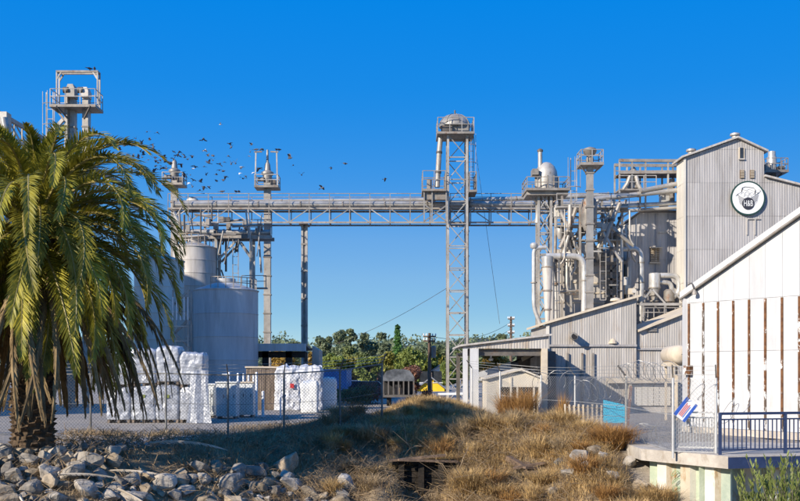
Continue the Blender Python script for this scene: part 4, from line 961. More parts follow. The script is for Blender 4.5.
def galleries():
    d = 62.0
    t = thing('roof_gallery', 'railed steel gallery frame joining the mill roof above the inclined tubes', 'gallery', P(650, 210, d))
    for y in (d, d + 1.4):
        barp(t, 'top_beam', m_steel, (XW(619, d), y, ZW(160.5, d)), (XW(684, d), y, ZW(161, d)), .18)
        barp(t, 'deck_beam', m_steel, (XW(619, d), y, ZW(172.5, d)), (XW(684, d), y, ZW(172, d)), .2)
        barp(t, 'mid_rail', m_galv, (XW(619, d), y, ZW(166.5, d)), (XW(684, d), y, ZW(166.5, d)), .05)
        for px in (619.5, 632, 645.5, 668, 679): barp(t, 'frame_post', m_galv, (XW(px, d), y, ZW(210 if px in (619.5, 645.5) else 190, d)), (XW(px, d), y, ZW(160.5, d)), .1)
    MB().bx(XW(620, d), XW(684, d), d + .1, d + 1.3, ZW(173.2, d), ZW(172.8, d)).build('deck', m_dark, t)
    rail(t, [(XW(619, d), d - .05, ZW(189, d)), (XW(656, d), d - .05, ZW(189, d))], .85, m_galv, .03, .8)
    MB().bx(XW(619, d), XW(656, d), d - .1, d + 1.3, ZW(190.5, d), ZW(189, d)).build('platform_deck', m_steel, t)
    h = thing('feed_hopper', 'upturned cone hopper with twin legs under the roof gallery', 'hopper', P(632.5, 190, d))
    MB().lathe(P(633, 190, d + .6), [(.55, .05), (.5, .25), (.25, 1.0), (.2, 1.35), (.1, 1.5)], 16).build('cone', m_galv, h, smooth=True)
    tubep(h, 'leg_spout', m_galv, [P(630, 176, d), P(627, 184, d), P(623, 190, d)], .13, 8); tubep(h, 'leg_spout', m_galv, [P(636, 176, d), P(638, 184, d), P(641, 190, d)], .13, 8)
    for lab, a, b, r, m_ in (('pale inclined tube conveyor entering the mill wall, uppermost of four', (640, 191), (684, 182.5), 2.3, m_tube), ('long inclined tube conveyor below the gallery, second from top', (592, 199.5), (684, 189.5), 2.5, m_tube),
                           ('level tube conveyor entering the mill wall, third from top', (592, 207.5), (684, 203), 2.2, m_silver), ('lowest level tube conveyor just above the grey block roof', (596, 212.5), (684, 207.5), 1.8, m_galv)):
        dd = d - .6 if 'upper' in lab or 'second' in lab else d + .1
        c = thing('tube_conveyor', lab, 'conveyor', P((a[0] + b[0]) / 2, (a[1] + b[1]) / 2, dd), 'tube conveyors into the mill')
        flanged(c, P(*a, dd), P(*b, dd + .3), S(r, d), m_, 12, 2.2)
    w = thing('roof_cabinet', 'small white box and motor beside the mill wall under the gallery', 'box', P(670, 206, d + .8))
    MB().bx(XW(664, d), XW(672, d), d + .6, d + 1.2, ZW(204, d), ZW(193, d)).build('body', m_silver, w)
    MB().bx(XW(672.5, d), XW(677, d), d + .5, d + 1.0, ZW(200, d), ZW(177, d)).build('column', m_steel, w)
    MB().bx(XW(663.6, d), XW(672.4, d), d + .55, d + 1.25, ZW(193, d), ZW(192, d)).build('lid', m_steel, w)
galleries()

# ------------------------------------------------------------------ corrugated sheds
DS = 54.0
def sheds():
    d = DS
    # upper-left shed with the roof climbing to the right
    t = thing('corrugated_shed', 'grey corrugated lean to shed with tan roof edge and round flue', 'shed', (XW(595, d), d + 3, 0))
    la = [(548, 323.5), (636.5, 297.5)]; top, xs_, zs_ = pw_top(la, d)
    MB().prism([(xs_[0], d + .05, 0), (xs_[1], d + .05, 0), (xs_[1], d + .05, zs_[1] - .04), (xs_[0], d + .05, zs_[0] - .04)], (0, 7, 0)).build('wall', m_corr2, t)
    clad(t, (xs_[0], d + .05), (xs_[1], d + .05), 0, lambda u: top(u) - .02, 9, .86, m_corr2, .010, .144, zfirst=ZW(345.5, d))
    clad(t, (xs_[1], d + .05), (xs_[1], d + 3.0), 0, lambda u: zs_[1] - .05, 9, .98, m_corr2, .010, .16, zfirst=ZW(345.5, d))
    p, q = Vector((xs_[0] - .25, d - .25, zs_[0] - .07)), Vector((xs_[1] + .15, d - .25, zs_[1] + .03))
    MB().prism([p, q, q + Vector((0, 0, .13)), p + Vector((0, 0, .13))][::-1], (0, 7.5, 0)).build('roof', m_trim, t)
    barp(t, 'corner_trim', m_cream, (xs_[0] - .02, d - .03, 0), (xs_[0] - .02, d - .03, zs_[0] - .1), .16)
    barp(t, 'ledge', m_corr, (xs_[0], d - .06, ZW(345.5, d)), (xs_[1], d - .06, ZW(345.5, d)), .08, .12)
    c = Vector(P(573, 336.5, d)); f = tubep(t, 'flue', m_galv, [c + Vector((0, .05, .05)), c + Vector((-.05, -.75, -.02))], .2, 14)
    tubep(f, 'flue_mouth', m_black, [c + Vector((-.05, -.755, -.02)), c + Vector((-.05, -.76, -.02))], .17, 14)
    for px in (553.5, 566.5, 581, 592): MB().bx(XW(px, d), XW(px + 2, d), d - .12, d - .045, .5, ZW(353, d)).build('wall_batten', m_steel, t)
    c = P(613, 341, d); MB().lathe(c, [(.25, -.14), (.2, .0), (.05, .14)], 10).build('wall_lamp', m_trim, t); barp(t, 'lamp_bracket', m_steel, c, c + Vector((0, .1, .12)), .06)
    v = thing('roof_vent', 'small capped vent on the lean to shed roof ridge', 'vent', P(616, 304, d + .5))
    MB().lathe(P(616, 304.5, d + .5), [(.16, 0), (.16, .18), (.34, .2), (.3, .32), (.05, .4)], 14).build('cap', m_trim, v, smooth=True)
    # right shed
    d2 = d + .22; t = thing('corrugated_shed', 'long grey corrugated shed with loading door behind the fence', 'shed', (XW(660, d2), d2 + 3, 0))
    lb = [(620, 337.5), (720, 299)]; top2, xb, zb = pw_top(lb, d2); x0 = XW(636.9, DS) + .03
    zt0 = top2(x0 - xb[0])
    MB().prism([(x0, d2 + .05, 0), (xb[1], d2 + .05, 0), (xb[1], d2 + .05, zb[1] - .04), (x0, d2 + .05, zt0 - .04)], (0, 6, 0)).build('wall', m_corr2, t)
    clad(t, (x0, d2 + .05), (xb[1], d2 + .05), 0, lambda u: top2(u + x0 - xb[0]) - .02, 9, .86, m_corr2, .010, .144, zfirst=ZW(345.5, d2))
    p, q = Vector((x0 + .05, d2 - .25, zt0 - .05)), Vector((xb[1], d2 - .25, zb[1] - .03))
    MB().prism([p, q, q + Vector((0, 0, .13)), p + Vector((0, 0, .13))][::-1], (0, 6.5, 0)).build('roof', m_trim, t)
    vv = MB().bx(XW(648, d2), XW(657, d2), d2 - .06, d2 - .02, ZW(332, d2), ZW(327, d2)).build('wall_vent', m_steel, t)
    for k in range(4): z = ZW(331.5 - k * 1.2, d2); MB().bx(XW(648.4, d2), XW(656.6, d2), d2 - .1, d2 - .062, z, z + .035).build('slat', m_galv, vv)
    barp(t, 'ledge', m_corr, (x0, d2 - .06, ZW(349, d2)), (xb[1], d2 - .06, ZW(349, d2)), .08, .10)
    # loading door set under a tan beam, spanning both
    u = thing('loading_door', 'wide pale loading door under a tan beam with concrete step', 'door', (XW(645, d - .3), d - .3, 0))
    MB().bx(XW(606, d), XW(674, d), d - .45, d - .12, ZW(383, d), ZW(378, d)).build('lintel_beam', m_trim, u)
    n = 7
    for k in range(n):
        a = XW(630, d) + (XW(670, d) - XW(630, d)) * k / n; MB().bx(a + .01, a + (XW(670, d) - XW(630, d)) / n - .01, d - .16 + .01 * (k % 2), d - .05, .35, ZW(385, d)).build('panel', m_cream, u)
    for px in (627.5, 671): MB().bx(XW(px, d), XW(px + 2.6, d), d - .35, d - .1, .3, ZW(383.2, d)).build('jamb', m_trim, u)
    MB().bx(XW(600, d), XW(680, d), d - .7, d - .05, 0, .28).build('step', m_concrete, u)
sheds()
def open_shed():
    d = 47.0; t = thing('open_canopy_shed', 'open fronted corrugated canopy shed on white posts beside lattice tower', 'shed', (XW(506, d), d + 2, 0))
    x0, x1 = XW(463, d), XW(549, d); zl, zr, zb = ZW(346.5, d), ZW(335.5, d), ZW(348.5, d)
    top = lambda u: zl + (zr - zl) * u / (x1 - x0)
    MB().prism([(x0, d + .05, zb), (x1, d + .05, zb), (x1, d + .05, zr - .03), (x0, d + .05, zl - .03)], (0, .12, 0)).build('fascia_frame', m_steel, t)
    clad(t, (x0, d + .05), (x1, d + .05), zb + .04, lambda u: top(u) - .01, 9, .85, m_corr2, .010, .142)
    dep = 6.85
    MB().prism([(x0 - .15, d - .15, zl), (x1 + .15, d - .15, zr), (x1 + .15, d - .15, zr + .09), (x0 - .15, d - .15, zl + .09)][::-1], (0, dep, 0)).build('roof', m_corr2, t)
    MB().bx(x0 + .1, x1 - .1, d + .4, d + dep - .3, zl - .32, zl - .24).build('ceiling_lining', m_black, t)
    MB().bx(XW(463, d), XW(467.5, d), d, d + .22, 0, zb).build('post', m_white, t)
    MB().bx(XW(470, d), XW(478.5, d), d - .06, d + .4, 0, zb).build('post', m_white, t)
    MB().bx(XW(541.5, d), XW(547.5, d), d - .04, d + .28, 0, zb).build('post', m_trim, t)
    for px in (466, 546): MB().bx(XW(px - 2, d), XW(px + 2, d), d + dep - .6, d + dep - .4, 0, zl - .2).build('post', m_dark, t)
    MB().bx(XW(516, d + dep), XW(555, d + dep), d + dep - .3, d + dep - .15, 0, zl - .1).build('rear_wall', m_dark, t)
    MB().bx(x0, x1, d + .22, d + .4, zb - .35, zb - .02).build('beam', m_dark, t)
    # side curtain wall between canopy and shed, dark ribbed
    clad(t, (x1 - .1, d + .4), (x1 - .1, DS - .3), 0, lambda u: zr - .15, 9, .85, m_steel, .03, .2)
    l = MB().lathe((XW(494, d), d + 1.5, zb - .5), [(.03, .3), (.05, .1), (.12, .0), (.1, -.08)], 10).build('hanging_lamp', m_whitepost, t)
open_shed()
def hut():
    d = 44.4; t = thing('beige_hut', 'low beige gable roofed hut with dark open front beneath canopy', 'hut', (XW(513, d), d + 1.4, 0))
    x0, x1, xp = XW(487.5, d), XW(541, d), XW(521, d); ze, zp = ZW(379, d), ZW(370.5, d)
    zf = ZW(387, d)
    # front: upper panel, side panels, posts
    MB().prism([(x0, d, zf), (x1, d, zf), (x1, d, ze), (xp, d, zp), (x0, d, ze)], (0, .08, 0)).build('front_panel', m_beige, t)
    MB().bx(x0, XW(499, d), d, d + .08, 0, zf - .002).build('front_panel', m_beige, t)
    for px in (499, 510, 516.5, 533, 538.5): MB().bx(XW(px, d), XW(px + 1.7, d), d - .06, d + .06, 0, zf - .004 if px not in (510, 499) else ze + .1).build('post', m_beige, t)
    MB().bx(x0, x0 + .08, d + .084, d + 2.8, 0, ze).build('side_wall', m_beige, t); MB().bx(x1 - .08, x1, d + .084, d + 2.8, 0, ze).build('side_wall', m_beige, t)
    MB().bx(x0, x1, d + 2.804, d + 2.9, 0, ze).build('rear_wall', m_beige, t)
    for a, b, za, zb_ in ((x0 - .12, xp, ze - .03, zp), (xp, x1 + .12, zp, ze - .03)):
        MB().prism([(a, d - .18, za + .01), (b, d - .18, zb_ + .01), (b, d - .18, zb_ + .09), (a, d - .18, za + .09)][::-1], (0, 3.2, 0)).build('roof', m_beige, t)
    MB().prism([(XW(519, d), d - .1, ZW(373, d) + .1), (XW(530, d), d - .1, ZW(376, d) + .16), (XW(533, d), d + .6, ZW(376, d) + .2), (XW(523, d), d + .6, ZW(372, d) + .2)], (0, 0, .03)).build('skylight', m_glass, t)
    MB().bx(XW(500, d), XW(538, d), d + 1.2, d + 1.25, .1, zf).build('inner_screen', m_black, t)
    for k in range(9): barp(t, 'grille_bar', m_dark, (XW(501 + k * 4.2, d), d + .5, .1), (XW(501 + k * 4.2, d), d + .5, zf - .05), .035)
hut()
def belt():
    d = 48.4; t = thing('belt_conveyor', 'white inclined belt conveyor poking out of the canopy shed', 'conveyor', P(495, 395, d))
    a, b = Vector(P(479, 377, d)), Vector(P(513, 365.5, d)); e = Vector(P(533, 355, d + 1.0))
    for s in (0, .7): MB().bar(a + Vector((0, s, 0)), b + Vector((0, s, 0)), .05, .42).build('side_panel', m_white, t)
    MB().bar(a + Vector((0, .35, .16)), b + Vector((0, .35, .16)), .62, .05).build('cover', m_white, t)
    MB().bar(b + Vector((0, .35, .05)), e + Vector((0, .35, 0)), .3, .16).build('boom', m_yellow if False else m_dark, t)
    MB().bar(b.lerp(e, .45) + Vector((0, .14, .06)), b.lerp(e, .95) + Vector((0, .14, .06)), .05, .2).build('boom_guard', m_trim, t)
    for f in (.2, .8): p = a.lerp(b, f); barp(t, 'leg', m_dark, (p.x, p.y + .2, 0), (p.x, p.y + .2, p.z - .2), .09)
    tubep(t, 'drive_motor', m_dark, [b + Vector((-.1, -.1, .05)), b + Vector((.25, -.1, .05))], .14, 10)
belt()
def white_shed():
    A = Vector((XW(686, 36), 36.0, 0)); u = Vector((.57, -.822, 0)).normalized(); Ln = 9.0; n = Vector((u.y, -u.x, 0)); back = -n
    ze = ZW(296, 36); 
    # roof pitch so that the eave line climbs to px 800, py 215
    # point at px 800 on the wall
    k = (800 - 400) / FPX; s8 = (k * A.y - A.x) / (u.x - k * u.y); y8 = A.y + u.y * s8; z8 = ZW(216, y8)
    sl = (z8 - ze) / s8
    t = thing('white_shed', 'bright white steel gable shed with rusted vertical wall ribs', 'shed', A)
    B = A + u * Ln
    poly = [A, B, B + Vector((0, 0, ze + sl * Ln - .04)), A + Vector((0, 0, ze - .04))]
    MB().prism([p - n * .02 for p in poly], back * 9).build('wall', m_white, t)
    # flat sheets between the ribs, two heights
    zb = lambda s_: ZW(303.5, 36) + (s_ / s8) * 0.12
    sp = s8 / 7.25; zmid = ZW(352, 36)
    nr = int(Ln / sp)
    for i in range(-1, nr):
        s0, s1 = max(0.0, (i + .25) * sp), (i + 1.25) * sp
        for za, zt_ in ((.25, zmid - .006), (zmid + .006, None)):
            p, q = A + u * (s0 + .006), A + u * (s1 - .006)
            h0 = (zt_ if zt_ else zb(0)); h1 = (zt_ if zt_ else zb(0))
            MB().prism([p + n * .012 + Vector((0, 0, za)), q + n * .012 + Vector((0, 0, za)), q + n * .012 + Vector((0, 0, h1)), p + n * .012 + Vector((0, 0, h0))], -n * .03).build('wall_sheet', m_white, t)
        h0, h1 = ze + sl * s0 - .08, ze + sl * s1 - .08; p, q = A + u * (s0 + .005), A + u * (s1 - .005); zz = zb(0) + .01
        if h1 > zz:
            MB().prism([p + n * .022 + Vector((0, 0, zz)), q + n * .022 + Vector((0, 0, zz)), q + n * .022 + Vector((0, 0, h1)), p + n * .022 + Vector((0, 0, max(zz, h0)))], -n * .04).build('gable_sheet', m_white, t)
    for i in range(nr + 1):
        s_ = .16 + i * sp; p = A + u * s_ + n * .06; w = .078
        h = zb(0) - .02; hm = .2 + (h - .2) * (0.30 if i % 3 else .12) + (.6 if i in (3, 4) else 0)
        if i == 1: hm = h - .3
        for z0, z1, m_ in ((.26, hm, m_ribworn), (hm + .003, h, m_ribrust)):
            vs = []
            MB().prism([p - u * w / 2 + Vector((0, 0, z0)), p + u * w / 2 + Vector((0, 0, z0)), p + u * w / 2 + Vector((0, 0, z1)), p - u * w / 2 + Vector((0, 0, z1))], -n * .07).build('wall_rib', m_, t)
    # roof with white bargeboard and thin dark gap line
    r0 = A - u * .15 + Vector((0, 0, ze - sl * .15)); r1 = B + Vector((0, 0, ze + sl * Ln)); upv = Vector((0, 0, .22))
    MB().prism([r0 + n * .18, r1 + n * .18, r1 + n * .18 + upv, r0 + n * .18 + upv], back * 9.4).build('roof', m_white, t)
    MB().prism([r0 + n * .2 - Vector((0, 0, .07)), r1 + n * .2 - Vector((0, 0, .07)), r1 + n * .2 - Vector((0, 0, .005)), r0 + n * .2 - Vector((0, 0, .005))], back * .1).build('barge_edge', m_steel, t)
    barp(t, 'corner_post', m_white, A + n * .03 - u * .03, A + n * .03 - u * .03 + Vector((0, 0, ze - .1)), .14)
    MB().prism([A + n * .1 - u * .1, B + n * .1, B + n * .1 + Vector((0, 0, .24)), A + n * .1 - u * .1 + Vector((0, 0, .24))], back * .3).build('plinth', m_concrete, t)
    # gooseneck lamp and rusty junction box
    q = A + u * .28 + n * .05 + Vector((0, 0, ZW(286, 36) + .02))
    l = thing('gooseneck_lamp', 'grey gooseneck wall lamp at the white shed eave corner', 'lamp', q)
    tubep(l, 'arm', m_dark, bend([q + Vector((-.12, 0, .0)), q + n * .15 + Vector((.1, -.1, .06)), q + n * .35 + Vector((.25, -.15, -.1)), q + n * .35 + Vector((.3, -.15, -.22))], .1), .025, 8)
    MB().lathe(q + n * .35 + Vector((.3, -.15, -.32)), [(.10, -.06), (.09, .02), (.03, .12)], 12).build('shade', m_steel, l, smooth=True)
    q = A + u * .2 + n * .14 + Vector((0, 0, ZW(370, 36)))
    j = thing('junction_box', 'rusty orange junction box on the corner of the white shed', 'box', q)
    MB().box(q, (.28, .2, .34), math.atan2(u.y, u.x)).build('box', m_ribrust, j); MB().box(q + n * .115, (.2, .02, .26), math.atan2(u.y, u.x)).build('cover', m_ribrust, j)
white_shed()
def tan_tank():
    d = 43.5; c = Vector(P(680.5, 354.5, d)); t = thing('horizontal_tank', 'tan rounded tank on stand at left of the white shed', 'tank', (c.x, d + .8, 0))
    r = S(9.5, d); vs = []
    prof = [(.02, -.22), (r * .5, -.18), (r * .85, -.08), (r, .05), (r, 1.8), (r * .8, 1.95), (.02, 2.05)]
    n = 22; mb = MB(); pts = []
    for rr, yy in prof:
        for k in range(n): a = 2 * math.pi * k / n; pts.append((c.x + rr * math.cos(a), d + yy, c.z + rr * math.sin(a)))
    fs = [(i * n + k, i * n + (k + 1) % n, (i + 1) * n + (k + 1) % n, (i + 1) * n + k) for i in range(len(prof) - 1) for k in range(n)]
    mb.add(pts, fs).build('shell', m_trim, t, smooth=True)
    for x in (c.x - .25, c.x + .25):
        for y in (d + .3, d + 1.5): barp(t, 'stand_leg', m_trim, (x, y, 0), (x, y, c.z - r * .8), .09)
    MB().bx(c.x - .4, c.x + .35, d + .2, d + 1.7, c.z - r - .1, c.z - r * .8).build('cradle', m_trim, t)
tan_tank()
# ------------------------------------------------------------------ fences
def chainlink(label, pts, h, mat_post, group=None, arm=True, step=None, sp=.085, wire=.0075, rail_top=True, posts_extra=0, zfix=None, armdir=-1, wmat=None):
    """pts = plan polyline; one post at each point"""
    P3 = [Vector((x, y, (g1(x, y) if zfix is None else zfix))) for x, y in pts]
    t = thing('chain_link_fence', label, 'fence', P3[0], group)
    mb = MB(); bw = MB()
    for a, b in zip(P3[:-1], P3[1:]):
        L_ = Vector((b.x - a.x, b.y - a.y, 0)).length; u = Vector((b.x - a.x, b.y - a.y, 0)) / L_; n = Vector((u.y, -u.x, 0))
        za = lambda s: a.z + (b.z - a.z) * s / L_
        k = -h
        for sgn in (1, -1):
            s0 = -h if sgn > 0 else 0.0
            s = s0
            while s < (L_ if sgn > 0 else L_ + h):
                # wire starts at (s, 0) and climbs with slope 1 in direction sgn
                p0, q0 = (s, 0.0), (s + sgn * h, h)
                def clip(lo, hi):
                    (x0, z0), (x1, z1) = lo, hi
                    for lim, side in ((0.0, 1), (L_, -1)):
                        for w in (0, 1):
                            x = (x0, x1)[w]
                            if (x < lim if side > 0 else x > lim):
                                f = (lim - x0) / (x1 - x0)
                                if not 0 <= f <= 1: return None
                                z = z0 + (z1 - z0) * f
                                if w == 0: x0, z0 = lim, z
                                else: x1, z1 = lim, z
                    return (x0, z0), (x1, z1)
                c = clip(p0, q0)
                if c and abs(c[0][0] - c[1][0]) > .01:
                    A = a + u * c[0][0]; A.z = za(c[0][0]) + c[0][1] + .03; B = a + u * c[1][0]; B.z = za(c[1][0]) + c[1][1] + .03
                    o_ = n * (.003 * sgn); mb.bar(A + o_, B + o_, wire)
                s += sp * 1.414
        if arm:
            for q in (0.1, .22, .34):
                off = n * (q * .8) * (1 if armdir < 0 else -1)
                bw.bar(a + Vector((0, 0, h + .05 + q)) + off, b + Vector((0, 0, h + .05 + q)) + off, .012)
        if rail_top: barp(t, 'top_rail', mat_post, a + Vector((0, 0, h + .03)), b + Vector((0, 0, h + .03)), .045)
        barp(t, 'bottom_wire', mat_post, a + Vector((0, 0, .05)), b + Vector((0, 0, .05)), .015)
        barp(t, 'middle_wire', mat_post, a + Vector((0, 0, h * .52)), b + Vector((0, 0, h * .52)), .012)
        m_ = max(1, round(L_ / (step or 99)))
        for i in range(0, m_):
            s = L_ * i / m_; p = a + u * s; p.z = za(s)
            post(t, p, h, n if armdir < 0 else -n, mat_post, arm)
    e = P3[-1]; post(t, e, h, n if armdir < 0 else -n, mat_post, arm)
    tag(mb.build('wire_mesh', wmat or m_wire, t), kind='stuff')
    if arm: bw.build('barbed_wire', m_wire, t)
    return t
def post(t, p, h, n, mat, arm):
    q = MB().path([p - Vector((0, 0, .15)), p + Vector((0, 0, h + .06))], .038, 8).build('fence_post', mat, t, smooth=True)
    if arm: barp(q, 'barb_arm', m_dark, p + Vector((0, 0, h + .05)), p + Vector((0, 0, h + .42)) + n * .28, .035)
m_wire = M('galvanised_wire', (.30, .30, .30), (.42, .42, .41), 3, .5, .5)
m_darkpost = M('dull_fence_post', (.12, .12, .12), (.22, .22, .21), 3, .6, .4)
m_palepost = M('pale_fence_post', (.46, .46, .45), (.60, .60, .58), 3, .5, .4)
DF = 34.6
m_darkwire = M('dull_dark_wire', (.07, .07, .075), (.13, .13, .13), 3, .7, .2)
chainlink('dark chain link fence with barbed arms along the yard edge behind the palm', [(XW(-60, DF), DF), (XW(166, DF), DF), (XW(228, DF), DF), (XW(284, DF), DF), (XW(340, DF + .6), DF + .6), (XW(382, DF + 1.6), DF + 1.6)], 2.15, m_darkpost, None, True, 3.2, wmat=m_darkwire)
chainlink('chain link fence in front of the beige hut and canopy shed', [(XW(472, 44), 44), (XW(500, 42), 42), (XW(541, 41), 41), (XW(575, 39.5), 39.5), (XW(626, 33), 33.0)], 2.05, m_palepost, None, True, 99, rail_top=False, wire=.0058)
t = chainlink('tall pale chain link fence with coiled wire beside the concrete deck', [(XW(626, 33), 33.0), (XW(673, 27.2), 27.2), (XW(716, 26.8), 26.8)], 2.05, m_palepost, None, True, 99, zfix=0.0, rail_top=False, wire=.0058)
def coil(label, a, b, r, pitch, tube=.011, wob=.06, seed=1):
    rnd = random.Random(seed); a, b = Vector(a), Vector(b); L_ = (b - a).length; u = (b - a) / L_
    n = Vector((u.y, -u.x, 0)).normalized(); up = Vector((0, 0, 1)); pts = []; turns = L_ / pitch
    N_ = int(turns * 14)
    for i in range(N_ + 1):
        f = i / N_; an = 2 * math.pi * turns * f; w = 1 + wob * math.sin(an * .37 + seed) + .25 * wob * rnd.uniform(-1, 1)
        pts.append(a + u * (L_ * f + .12 * math.sin(an * .21 + seed * 2) + r * .55 * math.sin(an)) + n * (r * .8 * math.cos(an) * w) + up * (r * w * math.sin(an + .6) + .05 * math.sin(f * 9 + seed)))
    o = MB().path(pts, tube, 4).build('razor_wire', m_wire, None, a); return tag(o, label, 'razor wire')
def rz(px, d, h): return (XW(px, d), d, h)
coil('coiled razor wire sagging along the fence by the beige hut', rz(530, 41.2, 1.95), rz(576, 39.4, 1.9), .36, .62, seed=2)
coil('loose razor wire coil in front of the dark shed wall shadow', rz(578, 39, 1.55), rz(624, 33.2, 1.7), .42, 1.0, .009, seed=3)
coil('razor wire coil along the fence top before the loading door', rz(622, 33.4, 2.25), rz(672, 27.4, 2.3), .3, .62, .009, seed=4)
coil('tangled razor wire low behind the fence at the deck edge', rz(630, 31.5, .35), rz(668, 28.0, .38), .34, .55, .009, .2, seed=6)
coil('razor wire coil above the silver picket gate', rz(675, 27.1, 1.75), rz(716, 26.9, 1.65), .32, .5, .009, .2, seed=7)
coil('short razor wire loop hooked over the navy railing', rz(726, 26.6, 1.15), rz(744, 27.2, 1.2), .26, .42, .009, .15, seed=8)

# ------------------------------------------------------------------ concrete deck on sheet piling
C0 = Vector((XW(641, 28.4), 28.4, 0)); C1 = Vector((XW(728, 25.9), 25.9, 0)); C2 = C1 + Vector((3.4, .75, 0)) * 2.2
def deck():
    t = thing('concrete_deck', 'cracked concrete deck slab on steel sheet piling at the creek edge', 'deck', C1)
    back = Vector((C0.x, 31.5, 0)); back2 = Vector((C2.x, C2.y + 2.5, 0)); zt = .02; th = .34
    pl = [C0, C1, C2, back2, back]
    MB().prism([p + Vector((0, 0, zt - th)) for p in pl], (0, 0, th)).build('slab', m_concrete, t)
    # wall of interlocking sheet piles below
    def pile_row(a, b, inset, w=.42, cols=None):
        u = (b - a).normalized(); n = Vector((u.y, -u.x, 0)); L_ = (b - a).length; k = 0; s = 0
        while s + w <= L_:
            o_ = n * (-inset - (.0 if k % 2 else .16)); p = a + u * s + o_; q = a + u * (s + w * .8) + o_
            j = -n * .16 if k % 2 else n * .16
            e = a + u * (s + w) - n * (inset + (.16 if k % 2 else .0))
            z0, z1 = -3.2, zt - th - .004; nn = -n * .03
            MB().prism([p + Vector((0, 0, z0)), q + Vector((0, 0, z0)), q + Vector((0, 0, z1)), p + Vector((0, 0, z1))], nn).build('sheet_pile', m_piles[k % len(m_piles)], t)
            MB().prism([q + nn * .02 + Vector((0, 0, z0)), e + nn * .02 + Vector((0, 0, z0)), e + nn * .02 + Vector((0, 0, z1)), q + nn * .02 + Vector((0, 0, z1))], nn).build('sheet_pile', m_piles[(k + 2) % len(m_piles)], t)
            s += w; k += 1
    m_p = lambda n_, a_, b_: M(n_, a_, b_, 1.6, .85, 0, rust=((.30, .17, .05), .56, .68, 2.2, (1, 1, .35)), bump=.2)
    global m_piles
    m_piles = [m_p('pile_pale_green', (.36, .42, .30), (.52, .56, .42)), m_p('pile_cream', (.52, .50, .42), (.66, .63, .53)), m_p('pile_grey_green', (.27, .33, .27), (.42, .46, .37)), m_p('pile_buff', (.42, .36, .26), (.58, .50, .38))]
    pile_row(C0, C1, .22); pile_row(C1 - Vector((.3, 0, 0)), C2, .75)
    uu = (C2 - C1).normalized(); nn_ = Vector((uu.y, -uu.x, 0))
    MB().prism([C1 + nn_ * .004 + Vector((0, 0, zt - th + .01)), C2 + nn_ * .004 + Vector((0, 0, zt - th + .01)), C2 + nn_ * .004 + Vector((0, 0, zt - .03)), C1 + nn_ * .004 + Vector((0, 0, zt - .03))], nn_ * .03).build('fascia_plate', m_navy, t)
    gm = M('faded_graffiti_green', (.18, .27, .13), (.36, .44, .27), 9, .9)
    f = C0.lerp(C1, .36); u = (C1 - C0).normalized(); n = Vector((u.y, -u.x, 0)); mb = MB()
    for k in range(3):
        c_ = f + n * -.20 + u * (.02 * k) + Vector((0, 0, -.62 - .22 * k)); mb.path([c_ + u * (.13 * math.cos(q_)) + Vector((0, 0, .09 * math.sin(q_ * 1.3 + k))) for q_ in np.linspace(0, 5.5, 12)], .012, 4)
    tag(mb.build('graffiti_mark', gm, t), 'faded green graffiti scrawl')
deck()
def railing():
    t = thing('navy_railing', 'navy blue steel picket railing along the concrete deck edge', 'railing', C1)
    A = Vector((XW(720, 26.35), 26.35, .02)); u = (C2 - C1).normalized(); h = 1.12; step = 2.0; n = 4
    for k in range(n):
        a, b = A + u * step * k, A + u * step * (k + 1)
        barp(t, 'rail_post', m_navy, a, a + Vector((0, 0, h + .02)), .075)
        barp(t, 'top_rail', m_navy, a + Vector((0, 0, h)), b + Vector((0, 0, h)), .07)
        barp(t, 'upper_rail', m_navy, a + Vector((0, 0, h - .16)), b + Vector((0, 0, h - .16)), .04)
        barp(t, 'bottom_rail', m_navy, a + Vector((0, 0, .13)), b + Vector((0, 0, .13)), .045)
        for i in range(1, 15):
            p = a.lerp(b, i / 15); barp(t, 'picket', m_navy, p + Vector((0, 0, .13)), p + Vector((0, 0, h - .16)), .028)
    # silver picket gate to the left
    g = thing('picket_gate', 'silver steel picket gate panel between two barbed fence posts', 'gate', (XW(674, 27.4), 27.4, .02))
    a, b = Vector((XW(675, 27.35), 27.35, .02)), Vector((XW(715, 26.95), 26.95, .02))
    for z in (.14, .98, 1.12): barp(g, 'gate_rail', m_palepost, a + Vector((0, 0, z)), b + Vector((0, 0, z)), .045)
    for e in (a, b): barp(g, 'gate_stile', m_palepost, e, e + Vector((0, 0, 1.14)), .06)
    for i in range(1, 13): p = a.lerp(b, i / 13); barp(g, 'picket', m_palepost, p + Vector((0, 0, .14)), p + Vector((0, 0, .98)), .028)
railing()
def fence_sign():
    d = 27.0; c = Vector(P(685.5, 409.5, d)); an = math.radians(52); W_, H_ = .60, .40
    t = thing('warning_sign', 'tilted blue and white notice sign hanging from the fence', 'sign', c)
    u = Vector((math.cos(an), 0, math.sin(an))); v = Vector((-math.sin(an), 0, math.cos(an))); n = Vector((0, -1, 0))
    def rect(a0, a1, b0, b1, y, mat, name):
        pts = [c + u * (a * W_) + v * (b * H_) + n * y for a, b in ((a0, b0), (a1, b0), (a1, b1), (a0, b1))]
        return MB().prism(pts, (0, .006, 0)).build(name, mat, t)
    rect(-.5, .5, -.5, .5, 0, m_signw, 'board'); rect(-.5, .5, .26, .5, .008, m_signb, 'blue_band'); rect(-.5, .5, -.5, -.30, .008, m_signb, 'blue_band')
    for k in range(4): rect(-.38, .30 - .07 * (k % 2), .14 - .11 * k, .19 - .11 * k, .008, m_signr if k < 3 else m_signb, 'text_line')
    for s in (-.44, .44): rect(s - .02, s + .02, .42, .47, .016, m_dark, 'bolt')
fence_sign()
